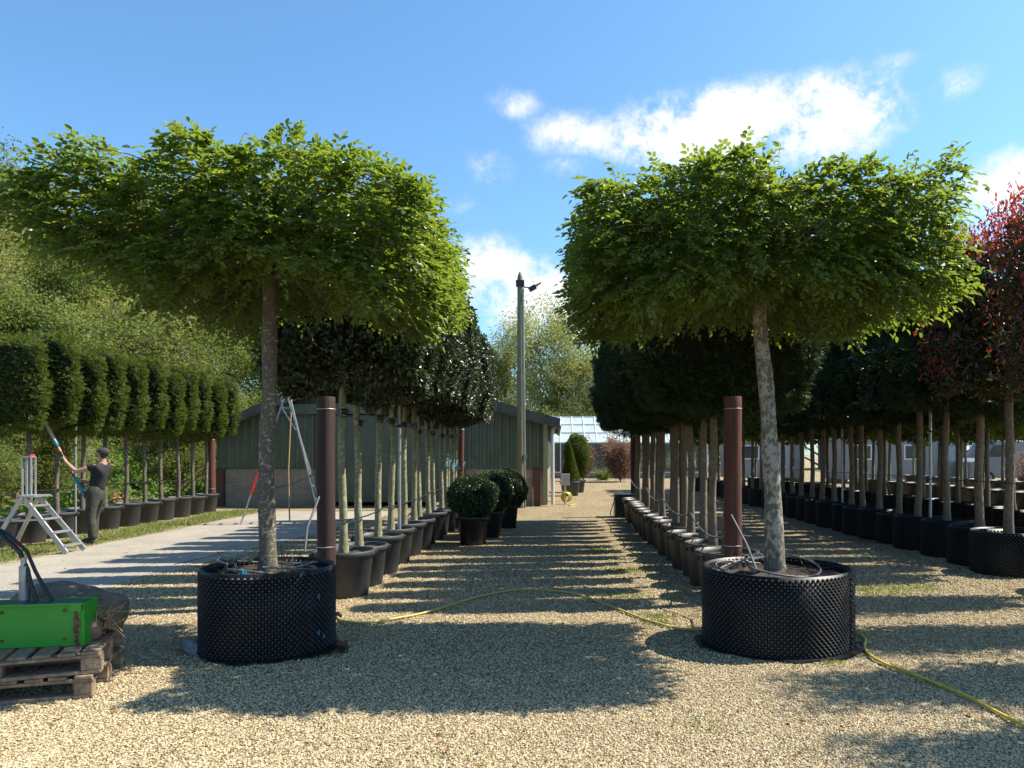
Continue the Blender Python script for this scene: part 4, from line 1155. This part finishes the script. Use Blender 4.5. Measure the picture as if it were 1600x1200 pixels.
for k in range(9):
    p = np.array([-2.33 + rng.uniform(-.03, .05), 15.2 + k * .35, 1.33 + rng.uniform(-.06, .06)])
    g.tube([p, p + [rng.uniform(-.02, .04), .15, .09 * (-1) ** k], p + [0, .3, rng.uniform(-.1, .03)]], .008, 4)
tag(g.build('blue_twine', M['blue']), 'loose blue twine knotted across the far holly stems', 'twine')

# utility pole
t = thing('utility_pole', 'tall weathered wooden pole with floodlight in front of the shed', 'utility pole', (-1.05, 21.5, 0))
g = MB(); z = np.linspace(0, 6.75, 14); g.tube([(-.02 * a / 6, 0, a) for a in z] + [(-.025, 0, 6.9)], list(.125 - .045 * z / 6.75) + [.02], 14); g.build('shaft', M['polewood'], t)
g = MB(); g.tube([(.13, -.05, 0), (.13, -.05, 1.45), (.11, -.05, 3.0), (.08, -.04, 6.4)], .018, 8); g.box((.13, -.07, 1.5), (.08, .08, .14)); g.build('conduit', M['steel'], t)
g = MB(); g.box((-.02, -.02, 6.55), (.24, .24, .16)); g.build('collar', M['black'], t)
g = MB(); g.bar((.08, 0, 6.45), (.3, -.05, 6.42), .03, .03); g.box((.34, -.08, 6.40), (.22, .12, .13), Matrix.Rotation(-.5, 3, 'Y')); g.box((.5, -.1, 6.5), (.2, .16, .02), Matrix.Rotation(-.5, 3, 'Y')); g.build('floodlight', M['black'], t)

# black square container by the far end
t = thing('square_container', 'black square planting container at the far end of the right aisle row', 'container', (1.72, 18.5, 0))
g = MB(); g.box((0, 0, .29), (.55, .5, .58)); g.build('shell', M['black'], t, bevel=.015)
g = MB(); g.tube([(-.28, -.25, .55), (-.3, -.27, .57), (.28, -.25, .57)], .012, 6); g.tube([(-.27, -.26, .5), (-.4, -.3, .12), (-.36, -.3, 0)], .012, 6); g.build('strap', M['black'], t)

# ------------------------------------------------------------------ topiary
def topiary(label, x, y, rb, zc, sq, pr, ph, seed, leafm, shape='ball', n=5000, potm='black'):
    rng = np.random.default_rng(seed)
    t = thing('topiary_' + shape, label, 'topiary', (x, y, 0))
    g = MB(); plain_pot(g, pr, ph); p_ = g.build('pot', M[potm], t)
    soil_disc(pr * .95, ph * .85, rng).build('soil', M['soil'], p_)
    g = MB(); g.tube([(0, 0, ph * .8), (0, 0, zc)], .03, 8); g.build('trunk', M['bark_yew'], t)
    g = MB(); D = rng.normal(0, 1, (n, 3)); D /= np.linalg.norm(D, axis=1)[:, None]
    if shape == 'cone':
        u = rng.random(n) ** .55; a = rng.random(n) * 2 * PI; h = sq[2]
        P = np.stack([rb * u * np.cos(a), rb * u * np.sin(a), zc + h * (1 - u)], 1); Nn = np.stack([np.cos(a), np.sin(a), np.full(n, .35)], 1)
        g.lathe([(rb * .88, zc), (rb * .45, zc + h * .48), (.01, zc + h * .9)], 20, mi=1)
    else:
        lum = 1 + .05 * np.sin(D[:, 0] * 6 + seed) * np.sin(D[:, 2] * 5) + .04 * np.sin(D[:, 1] * 8 + D[:, 2] * 6)
        P = D * (rb * lum * rng.uniform(.9, 1.03, n))[:, None] * sq + [0, 0, zc]; Nn = D
        g.blob((0, 0, zc), rb * .88, 10, 1, sq)
    for j in range(3):
        leaves(g, P, Nn * .6 + rng.normal(0, .7, (n, 3)), Nn + rng.normal(0, .6, (n, 3)), rng.uniform(.025, .05, n), .018, hexa=False)
    g.build('crown', [leafm, M['yew_core']], t)
topiary('dark clipped ball in black pot, nearest of the three balls by the aisle', -1.47, 12.9, .44, .85, (1, 1, .82), .27, .5, 801, M['box'])
topiary('dark clipped ball in black pot, middle one of the three by the aisle', -1.28, 14.1, .43, .86, (1, 1, .85), .25, .5, 802, M['box'])
topiary('dark clipped ball in black pot, farthest of the three by the aisle', -1.08, 15.8, .43, .82, (1, 1, .95), .25, .5, 803, M['box'])
topiary('dark clipped cone in a grey tub by the shed corner', .50, 27.6, .36, .62, (1, 1, 1.35), .36, .55, 804, M['yew'], 'cone', 5000, 'pot')
topiary('dark clipped column with rounded top behind the cone', .82, 30, .60, 1.5, (.85, .85, 1.5), .34, .52, 805, M['yew'], 'column', 7000, 'pot')
def loose_shrub(label, x, y, h, r, seed, leafm, n, potr=0, name='shrub', L=.06, wide=1):
    rng = np.random.default_rng(seed); t = thing(name, label, 'shrub', (x, y, 0))
    z0 = 0
    if potr:
        g = MB(); plain_pot(g, potr, .42); g.build('pot', M['black'], t); z0 = .38
    g = MB(); P = []
    tips = []
    for k in range(26):
        a = rng.random() * 2 * PI; d = np.array([math.cos(a) * r * wide, math.sin(a) * r, h * rng.uniform(.6, 1)]) * rng.uniform(.6, 1)
        p0 = np.array([0, 0, z0]); p2 = p0 + d; p1 = p0 + d * .5 + [0, 0, .1 * h] + rng.normal(0, .05, 3)
        g.tube([p0, p1, p2], [.012, .008, .003], 4, cap=False); tips += [p0 + (p2 - p0) * f_ for f_ in (.4, .6, .8, 1)] + [p1]
    g.build('stems', M['bark_wood'], t)
    T = np.array(tips); P = T[rng.integers(0, len(T), n)] + rng.normal(0, r * .22, (n, 3)); P[:, 2] = np.maximum(P[:, 2], z0)
    g = MB(); leaves(g, P, rng.normal(0, 1, (n, 3)), rng.normal(0, .8, (n, 3)) + [0, 0, 1], rng.uniform(.6, 1.3, n) * L, L * .5, hexa=False)
    g.build('crown', leafm, t)
loose_shrub('loose bright green shrub behind the clipped balls, nearer the holly row', -2.05, 17.6, .75, .38, 811, M['wood_leaf2'], 3500, .24, L=.05)
loose_shrub('loose bright green shrub behind the clipped balls, nearer the pole', -1.62, 18.4, .72, .36, 812, M['wood_leaf2'], 3500, .24, L=.05)
loose_shrub('rounded copper-brown beech bush in front of the glasshouse', 3.55, 41, 2.75, .95, 813, M['beech'], 15000, L=.11, name='beech_bush')
loose_shrub('smaller copper-brown bush behind the clipped column', 1.5, 42, 2.6, .6, 814, M['beech'], 7000, L=.11, name='beech_bush')
loose_shrub('copper-brown hedge bush far off at the right edge beyond the rows', 22.6, 34, 1.7, 1.2, 815, M['beech'], 6000, L=.11, name='beech_bush')
loose_shrub('low green shrub at the foot of the glasshouse wall', 2.7, 43.5, .7, .5, 816, M['wood_leaf2'], 2500, L=.08)

# ------------------------------------------------------------------ hose across the aisle
def hose(label, pix, r, m, lift=None):
    pts = [gp(*p) for p in pix]; P = np.array(pts); t_ = np.arange(len(P)); tt = np.linspace(0, len(P) - 1, len(P) * 7)
    # Catmull-Rom
    out = []
    for a in tt:
        i = min(int(a), len(P) - 2); f_ = a - i; p0, p1, p2, p3 = P[max(i - 1, 0)], P[i], P[i + 1], P[min(i + 2, len(P) - 1)]
        q = .5 * ((2 * p1) + (-p0 + p2) * f_ + (2 * p0 - 5 * p1 + 4 * p2 - p3) * f_ ** 2 + (-p0 + 3 * p1 - 3 * p2 + p3) * f_ ** 3)
        out.append((q[0], q[1], r + .010 + .003 * math.sin(a * 5)))
    g = MB(); g.tube(out, r, 10); return tag(g.build('hose', M[m]), label, 'hose', 'garden hose on the gravel')
hose('dusty yellow hose curving across the aisle between the two big pots', [(505, 905), (518, 950), (528, 968), (548, 976), (600, 973), (680, 956), (760, 932), (830, 924), (900, 931), (950, 949), (1020, 975), (1060, 985), (1125, 989)], .011, 'hose_dull')
hose('bright yellow hose running from the right big pot to the lower right corner', [(1300, 985), (1335, 993), (1352, 1002), (1351, 1016), (1365, 1032), (1400, 1048), (1470, 1075), (1540, 1108), (1600, 1140), (1660, 1165)], .0115, 'hose')
g = MB(); x, y = gp(528, 966); g.tube([(x - .03, y + .03, .03), (x + .03, y - .03, .03)], .022, 8); g.box((x, y, .045), (.03, .03, .03))
tag(g.build('hose_connector', M['black']), 'black connector on the hose beside the left big pot', 'hose connector')

# ------------------------------------------------------------------ pallets with green box
def pallet(label, x, y, z, rz, seed):
    """origin at front right corner, extends to -X and +Y"""
    rng = random.Random(seed)
    t = thing('pallet', label, 'pallet', (x, y, z), rz, 'two stacked wooden pallets')
    W_, D_ = 1.2, .8
    for xx in (-.055, -W_ / 2, -W_ + .055):
        for yy in (.05, D_ / 2, D_ - .05):
            MB().box((xx, yy, .066), (.11 + rng.uniform(-.01, .01), .10, .078), Matrix.Rotation(rng.uniform(-.04, .04), 3, 'Z')).build('block', M['pallet'], t, bevel=.004)
    for yy in (.05, D_ / 2, D_ - .05): MB().box((-W_ / 2, yy, .014), (W_, .1, .022)).build('bottom_board', M['pallet'], t, bevel=.003)
    for yy in (.05, D_ / 2, D_ - .05): MB().box((-W_ / 2, yy, .116), (W_ + rng.uniform(-.01, .01), .1, .02)).build('stringer', M['pallet'], t, bevel=.003)
    for i in range(9):
        xx = -.05 - i * (W_ - .1) / 8
        MB().box((xx + rng.uniform(-.01, .01), D_ / 2, .1375), (.1, D_ + rng.uniform(-.02, .02), .02), Matrix.Rotation(rng.uniform(-.02, .02), 3, 'Z')).build('deck_board', M['pallet'], t, bevel=.003)
    return t
pallet('weathered wooden pallet, lower one of the stack on the gravel', -3.03, 4.80, 0.004, .30, 1)
pallet('weathered wooden pallet, upper one under the green box', -3.00, 4.84, .152, .38, 2)
t = thing('green_box', 'green steel box with rust-worn corner resting on the stacked pallets', 'metal box', (-3.19, 4.97, .302), .17)
g = MB(); g.box((-.45, 0, .145), (.9, .006, .29)); g.box((-.45, .2, .145), (.9, .006, .29)); g.box((-.003, .1, .145), (.006, .196, .29)); g.box((-.897, .1, .145), (.006, .196, .29)); g.box((-.45, .1, .27), (.88, .19, .008))
g.build('shell', M['green_paint'], t, bevel=.002)
g = MB(); g.box((-.45, -.010, .284), (.9, .03, .012)); g.box((-.045, -.006, .145), (.05, .008, .285)); g.build('rim', M['green_paint'], t, bevel=.002)
g = MB(); g.box((-.45, .1, .279), (.84, .15, .01)); g.build('lid_seal', M['black'], t)
g = MB(); rng = np.random.default_rng(4)
for k in range(9):
    z = .02 + k * .030; g.box((-.045 + rng.uniform(-.006, .006), -.0115, z), (rng.uniform(.015, .04), .003, rng.uniform(.02, .045)), Matrix.Rotation(rng.uniform(-.4, .4), 3, 'Y'))
g.build('rust_patch', M['rust'], t)
g = MB()
for x_, z_ in ((-.12, .24), (-.12, .05), (-.5, .05), (-.5, .24), (-.8, .05)): g.tube([(x_, -.003, z_), (x_, -.012, z_)], .011, 6)
g.build('bolts', M['rust'], t)
g = MB(); g.box((-.045, -.02, .262), (.07, .012, .05)); g.build('corner_lug', M['green_paint'], t)
t = thing('hydraulic_ram', 'dark hoses arching down into a metal cylinder above the green box', 'hydraulic ram', (-3.68, 5.08, .58))
g = MB(); g.tube([(0, 0, 0), (0, 0, .24)], .028, 12); g.tube([(0, 0, .22), (0, 0, .30)], .018, 12); g.build('cylinder', M['steel'], t)
for k, (dx, dy) in enumerate(((0, 0), (.03, .03), (-.03, .05))):
    g = MB(); g.tube([(-.55 + dx, dy, .52 + dx), (-.34, dy, .53 + dx), (-.16 + dx, dy, .46), (-.03 + dx, dy, .34), (.03 + dx, dy, .2), (.07 + dx * 2, dy - .02, .1), (.12 + dx * 3, dy - .04, 0)], .014 - .002 * k, 10)
    g.build('hydraulic_hose', M['black'], t)
t = thing('sack', 'brown hessian-wrapped root ball lying behind the green box', 'sack', (-3.42, 5.36, .30))
g = MB(); rng = np.random.default_rng(9); g.blob((0, 0, .13), .27, 18, 0, (1.05, .8, .62), .16, rng); g.blob((-.25, .05, .17), .28, 16, 0, (1.2, .7, .66), .14, rng); g.build('wrapping', M['burlap'], t)
g = MB(); g.blob((.17, -.24, .07), .085, 12, 0, (1, .9, 1), .12, rng); g.build('bulge', M['rootflesh'], t)
g = MB()
for k in range(40):
    p = np.array([.27, -.2, .13]) + rng.normal(0, .035, 3); g.tube([p, p + rng.normal(0, .03, 3), p + rng.normal(0, .06, 3)], .003, 4, cap=False)
g.build('roots', M['cane'], t)

# ------------------------------------------------------------------ ladders
# platform steps on the left
t = thing('platform_ladder', 'small aluminium platform steps with red feet beside the man', 'ladder', (-8.47, 11.85, 0))
g = MB()
for yy in (-.17, .17): g.bar((0, yy, .9), (.72, yy * 1.3, .02), .03, .075)
g.build('front_rails', M['alu'], t)
for k in range(4):
    f_ = .16 + k * .24; g = MB(); g.box((.72 * f_ + .01, 0, .9 - .88 * f_), (.13, .36 + .1 * f_, .022)); g.build('tread', M['alu'], t)
for yy in (-.19, .19):
    g = MB(); g.bar((0, yy, .9), (-.46, yy * 1.4, .06), .03, .06); lg = g.build('rear_leg', M['alu'], t)
    MB().bar((-.40, yy * 1.37, .17), (-.48, yy * 1.41, .0), .045, .075).build('foot', M['red'], lg)
MB().box((.02, 0, .915), (.34, .4, .03)).build('platform', M['alu'], t)
MB().bar((-.2, -.2, .52), (.3, -.2, .55), .025, .03).build('brace', M['alu'], t)
g = MB()
for yy in (-.05, .05):
    g.bar((-.1, yy, .92), (-.1, yy, 1.54), .025, .025); g.bar((.04, yy, .92), (.04, yy, 1.54), .02, .025)
    g.bar((-.1, yy, 1.54), (.04, yy, 1.54), .025, .025)
g.bar((-.1, -.05, 1.54), (-.1, .05, 1.54), .025, .025); g.bar((.04, -.05, 1.54), (.04, .05, 1.54), .025, .025); g.box((.04, -.05, 1.25), (.03, .02, .04))
g.build('handrail', M['alu'], t)
g = MB(); g.box((0, 0, 1.565), (.07, .1, .04)); g.build('grip', M['red'], t); 
g = MB(); g.box((-.1, -.2, .93), (.08, .06, .09)); g.build('hinge', M['rust'], t)

# tall tripod ladder in front of the shed
t = thing('tripod_ladder', 'tall aluminium tripod ladder with a red rear leg in front of the shed', 'ladder', (-6.1, 16.7, 0))
top = Vector((-.05, .1, 3.08)); f1 = Vector((.72, .1, 0)); f2 = Vector((.62, .65, 0))
tl = top + Vector((-.06, 0, 0)); 
g = MB(); g.bar(top + Vector((.03, -.06, 0)), f1, .05, .03); g.bar(top + Vector((-.07, .08, -.05)), Vector((.34, .5, 1.2)), .045, .03); g.bar(Vector((.34, .5, 1.2)), f2, .05, .03); g.build('rails', M['alu'], t)
for k in range(10):
    f_ = (k + .6) / 10.5; a = (top + Vector((.03, -.06, 0))).lerp(f1, f_); b = (top + Vector((-.07, .08, -.05))).lerp(f2, f_)
    MB().bar(a, b, .03, .05).build('rung', M['alu'], t)
g = MB(); g.bar(top + Vector((-.14, 0, .03)), top + Vector((-.12, 0, -.45)), .025, .025); g.bar(top + Vector((-.14, 0, .03)), top + Vector((.02, -.05, .02)), .025, .025); g.bar(top + Vector((-.12, 0, -.45)), top + Vector((.1, -.05, -.45)), .025, .025)
g.bar(top + Vector((-.12, 0, -.45)), top + Vector((.16, .1, -.95)), .025, .025); g.build('top_hoop', M['alu'], t)
e = Vector((-.93, -.35, 0)); m1 = top.lerp(e, .78); m0 = top.lerp(e, .32)
MB().bar(m1, e, .035, .035).build('rear_leg', M['alu'], t); MB().bar(top, m0, .035, .035).build('rear_leg', M['alu'], t)
MB().bar(m0, m1, .05, .05).build('rear_leg_sleeve', M['red'], t)
g = MB(); g.tube([tuple(m1), tuple(m1 + Vector((.3, 0, .1))), tuple(m1 + Vector((.8, .2, .2))), tuple(m1 + Vector((1.45, .3, .5)))], .008, 6); g.build('restraint_strap', M['black'], t)
g = MB(); g.tube([(0, 0, 0), (-.03, 0, 1.2), (0.04, 0.02, 2.95)], .018, 8)
tag(g.build('bamboo_cane', M['cane'], loc=(-6.28, 17.3, 0)), 'long bamboo cane standing upright beside the tall tripod ladder', 'cane')

# ------------------------------------------------------------------ man with a long pruner
M['skin'] = mat('person_skin', (.42, .22, .15), .55, var=.12, scale=20)  # base skin tone with slight random variation, for body and face
M['tshirt'] = mat('black_tshirt_cloth', (.012, .012, .014), .85, bump=1, bscale=9)
M['trousers'] = mat('olive_work_trousers', (.05, .052, .036), .9, scale=16, col2=(.022, .024, .018), bump=1, bscale=16)
M['cap'] = mat('dark_cap_cloth', (.035, .03, .032), .9)
M['boot'] = mat('dark_boot', (.02, .018, .018), .6)
M['teal'] = mat('teal_tool_plastic', (.02, .17, .20), .45)
def skin_obj(name, verts, edges, radii, m, parent, sub=2, root=0):
    me = bpy.data.meshes.new(name); me.from_pydata([tuple(v_) for v_ in verts], edges, []); me.update()
    o = bpy.data.objects.new(name, me); C.objects.link(o); o.parent = parent
    sk = o.modifiers.new('skin', 'SKIN'); sk.use_smooth_shade = True
    lay = me.skin_vertices[0].data if me.skin_vertices else None
    if lay is None:
        bpy.context.view_layer.objects.active = o
        lay = me.skin_vertices[0].data
    for i, r_ in enumerate(radii):
        lay[i].radius = r_ if isinstance(r_, tuple) else (r_, r_); lay[i].use_root = (i == root)
    s = o.modifiers.new('sub', 'SUBSURF'); s.levels = sub; s.render_levels = sub
    me.materials.append(m)
    return o
# pose in local coordinates: origin on the ground under the hips; faces -X and a little away (+Y)
man = thing('person', 'person in black t-shirt, dark cap and olive trousers reaching up with a long pruner', 'person', (-8.12, 13.0, 0))
J = dict(pelvis=(0.0, 0, .92), waist=(.0, 0, 1.05), chest=(.06, 0, 1.25), upch=(.08, 0, 1.36), neck=(.10, 0, 1.44), neck2=(.10, 0, 1.50),
         shR=(.06, -.17, 1.36), elR=(-.22, -.24, 1.28), wrR=(-.42, -.17, 1.43), haR=(-.485, -.13, 1.475),
         shL=(.06, .17, 1.37), elL=(-.05, .24, 1.13), wrL=(-.19, .08, 1.08), haL=(-.235, .01, 1.09),
         hipR=(.0, -.09, .88), knR=(-.05, -.11, .48), anR=(.0, -.10, .09), hipL=(0, .09, .88), knL=(-.14, .13, .49), anL=(-.16, .16, .09))
names = list(J); idx = {k: i for i, k in enumerate(names)}
E = [('pelvis', 'waist'), ('waist', 'chest'), ('chest', 'upch'), ('upch', 'neck'), ('neck', 'neck2'), ('upch', 'shR'), ('shR', 'elR'), ('elR', 'wrR'), ('wrR', 'haR'),
     ('upch', 'shL'), ('shL', 'elL'), ('elL', 'wrL'), ('wrL', 'haL'), ('pelvis', 'hipR'), ('hipR', 'knR'), ('knR', 'anR'), ('pelvis', 'hipL'), ('hipL', 'knL'), ('knL', 'anL')]
Rd = dict(pelvis=(.12, .10), waist=(.115, .10), chest=(.125, .11), upch=(.12, .09), neck=(.055, .055), neck2=(.055, .055), shR=(.055, .055), elR=(.040, .040), wrR=(.028, .026), haR=(.034, .020),
          shL=(.055, .055), elL=(.040, .040), wrL=(.028, .026), haL=(.034, .020), hipR=(.085, .085), knR=(.055, .055), anR=(.04, .04), hipL=(.085, .085), knL=(.055, .055), anL=(.04, .04))
V_ = [Vector(J[k]) for k in names]; R_ = [Rd[k] for k in names]; EE = [(idx[a], idx[b]) for a, b in E]
# head chain: looks up and to the left
hc = Vector((.085, 0, 1.57))
base_i = len(V_); V_ += [Vector((.085, 0, 1.54)), Vector((.08, 0, 1.60)), Vector((.10, 0, 1.665))]; R_ += [(.066, .066), (.088, .08), (.06, .055)]
EE += [(idx['neck2'], base_i), (base_i, base_i + 1), (base_i + 1, base_i + 2)]
# fingers as short chains rooted in the palms, curled round the pole
for hand, wr, sg in (('haR', 'wrR', 1), ('haL', 'wrL', -1)):
    h0 = Vector(J[hand]); d = (h0 - Vector(J[wr])).normalized(); pole = Vector((-.42, .05, .72)).normalized(); side = d.cross(pole).normalized()
    for q in range(4):
        b0 = h0 + pole * (.024 * (q - 1.5)); L_ = (.026, .030, .028, .022)[q]
        a1 = b0 + d * L_; a2 = a1 + (d * .3 + side * sg * .9) * L_ ; a3 = a2 + (-d * .8 + side * sg * .3) * L_ * .8
        i0 = len(V_); V_ += [b0 + d * .004, a1, a2, a3]; R_ += [(.0095, .0095)] * 2 + [(.0085, .0085)] * 2; EE += [(idx[hand], i0), (i0, i0 + 1), (i0 + 1, i0 + 2), (i0 + 2, i0 + 3)]
    i0 = len(V_); tb = h0 - d * .02 - side * sg * .0 + pole * .035; V_ += [tb, tb + pole * .02 + d * .025, tb + pole * .015 + d * .045 + side * sg * .012]; R_ += [(.012, .012), (.0105, .0105), (.009, .009)]; EE += [(idx[hand], i0), (i0, i0 + 1), (i0 + 1, i0 + 2)]
body = skin_obj('body', V_, EE, R_, M['skin'], man)
# face details belong to the body surface: nose, ears, brow, lips
hd = MB(); HR = Matrix.Rotation(.45, 3, 'Y')
def hp(x, y, z): v_ = HR @ Vector((x, y, z)); return tuple(Vector((.083, 0, 1.60)) + v_)
hd.blob(hp(-.095, 0, -.01), .016, 6, 0, (1.1, .7, 1.4)); hd.blob(hp(0.0, -.083, -.01), .022, 6, 0, (.7, .35, 1.2)); hd.blob(hp(0.0, .083, -.01), .022, 6, 0, (.7, .35, 1.2))
hd.blob(hp(-.082, 0, -.055), .012, 6, 0, (.6, 1.9, .5)); hd.blob(hp(-.062, 0, -.088), .028, 8, 0, (1, 1.1, .8))
hd.build('face', M['skin'], man)
g = MB()
for yy in (-.032, .032): g.blob(hp(-.084, yy, .018), .010, 6, 0, (.5, 1, .8))
g.build('eye', M['black'], man)
g = MB(); g.blob(hp(.018, 0, .03), .098, 12, 0, (1.02, .9, .82)); g.blob(hp(.05, 0, -.02), .07, 10, 0, (.7, 1.05, 1.0)); g.blob(hp(-.085, 0, .052), .05, 8, 0, (1.0, 1.15, .18)); g.build('cap', M['cap'], man)
# shirt
sv = [(.0, 0, .90), (.0, 0, 1.07), (.06, 0, 1.25), (.08, 0, 1.36), (.10, 0, 1.425), (.06, -.165, 1.365), (-.075, -.205, 1.325), (.06, .165, 1.37), (.02, .21, 1.26)]
se = [(0, 1), (1, 2), (2, 3), (3, 4), (3, 5), (5, 6), (3, 7), (7, 8)]
sr = [(.152, .14), (.138, .125), (.15, .135), (.14, .108), (.072, .07), (.078, .075), (.07, .07), (.078, .075), (.07, .07)]
skin_obj('tshirt', sv, se, sr, M['tshirt'], man)
tv = [(0, 0, 1.06), (.0, 0, .90), (.0, -.10, .84), (-.03, -.11, .66), (-.05, -.115, .48), (-.02, -.11, .28), (.0, -.105, .08), (0, .10, .84), (-.07, .115, .66), (-.14, .13, .49), (-.15, .145, .28), (-.16, .16, .08)]
te = [(0, 1), (1, 2), (2, 3), (3, 4), (4, 5), (5, 6), (1, 7), (7, 8), (8, 9), (9, 10), (10, 11)]
trd = [(.13, .12), (.15, .135), (.112, .11), (.10, .098), (.088, .085), (.084, .082), (.074, .074), (.112, .11), (.10, .098), (.088, .085), (.084, .082), (.074, .074)]
skin_obj('trousers', tv, te, trd, M['trousers'], man)
for x, yy in ((0, -.105), (-.16, .16)):
    skin_obj('boot', [(x + .03, yy, .055), (x - .03, yy, .055), (x - .13, yy - .005, .045), (x - .2, yy - .01, .038), (x, yy, .11)], [(0, 1), (1, 2), (2, 3), (1, 4)], [(.048, .045), (.05, .05), (.045, .04), (.036, .03), (.05, .05)], M['boot'], man, 2, 1)
# pruner
def on(px, py): return Vector(((px - 870) / 88.46 + 8.12, 0, 1.6 - (py - 708) / 88.46))
pr = thing('pole_pruner', 'long teal and grey pole hedge trimmer held up by the man', 'hedge trimmer', (-8.12, 12.93, 0))
A = Vector((-.91, .05, 2.13)); B = Vector((-.19, 0.0, .90))
dv = (B - A).normalized()
hR = Vector(J['haR']) + Vector((-.0, .02, .02)); 
g = MB(); g.tube([A + dv * .42, A + dv * .6, B - dv * .3], .014, 10); g.build('pole', M['black'], pr)
g = MB(); g.bar(A, A + dv * .36, .035, .008, up=(0, 1, 0)); 
for k in range(14): g.bar(A + dv * (.02 + k * .024) - Vector((.035, 0, -.02)), A + dv * (.02 + k * .024) + Vector((.035, 0, .02)), .008, .006, up=(0, 1, 0))
g.build('blade', M['alu'], pr)
g = MB(); g.tube([A + dv * .33, A + dv * .42, A + dv * .47], [.03, .035, .02], 10); g.build('gear_head', M['teal'], pr)
g = MB(); g.tube([A + dv * .50, A + dv * .58], .022, 10); g.build('band', mat('orange_band', (.6, .16, .05), .5), pr)
g = MB(); g.tube([B - dv * .34, B - dv * .26, B - dv * .1, B, B + dv * .07], [.02, .038, .022, .036, .028], 12); g.build('motor_body', M['teal'], pr)
g = MB(); g.box(B + dv * .02 + Vector((.05, 0, -.02)), (.07, .07, .12)); g.tube([B - dv * .2, B - dv * .18 + Vector((.06, 0, .02)), B - dv * .05 + Vector((.05, 0, .02))], .014, 8); g.build('battery', M['black'], pr)

# ------------------------------------------------------------------ cabin and van far behind the rows
M['cabinwhite'] = mat('white_cabin_panel', (.24, .25, .26), .5, var=.1, scale=1)
M['darkglass'] = mat('dark_window', (.03, .035, .04), .1)
def cabin(label, x, y, w_, d_, h_, wins, door):
    t = thing('site_cabin', label, 'cabin', (x, y, 0), group='white cabins behind the rows')
    g = MB(); g.box((0, 0, h_ / 2 + .2), (w_, d_, h_)); g.build('wall', M['cabinwhite'], t, bevel=.02)
    MB().box((0, 0, h_ + .24), (w_ + .2, d_ + .2, .08)).build('roof', M['steel'], t)
    for wx in wins:
        fr = MB().box((wx, -d_ / 2 - .01, 1.65), (1.1, .05, .8)).build('window', M['whitebar'], t); MB().box((wx, -d_ / 2 - .04, 1.65), (.96, .02, .66)).build('pane', M['darkglass'], fr)
    MB().box((door, -d_ / 2 - .015, 1.2), (.85, .05, 1.95)).build('door', M['steel'], t)
    for sx in (-w_ / 2 + .3, w_ / 2 - .3): MB().box((sx, 0, .1), (.3, d_ * .8, .2)).build('foot_block', M['block'], t)
cabin('long white site cabin seen between the stems of the rows on the right', 18.2, 40, 6.5, 2.6, 2.1, (-2.2, .6), 2.3)
cabin('shorter white site cabin to the left of the long one', 11.8, 42.5, 4.2, 2.4, 2.0, (-1.0,), 1.0)
t = thing('parked_van', 'white panel van parked beyond the rows at the right', 'van', (23.2, 38, 0))
g = MB(); g.prism([(-2.4, .35), (2.4, .35), (2.4, 2.2), (-1.1, 2.25), (-1.7, 1.4), (-2.35, 1.15)], -.95, .95); g.build('body', M['cabinwhite'], t, bevel=.06)
MB().prism([(-1.62, 1.42), (-.55, 1.42), (-.55, 2.0), (-1.2, 2.0)], -.965, -.94).build('side_window', M['darkglass'], t)
MB().box((1.0, -.96, 1.2), (1.1, .02, .25)).build('green_stripe', M['green_paint'], t)
for x in (-1.5, 1.5):
    for y in (-.85, .85):
        g = MB(); g.tube([(x, y - .12, .34), (x, y + .12, .34)], .34, 20); wh = g.build('wheel', M['black'], t)
        g = MB(); g.tube([(x, y - .13, .34), (x, y + .13, .34)], .19, 16); g.build('rim', M['steel'], wh)
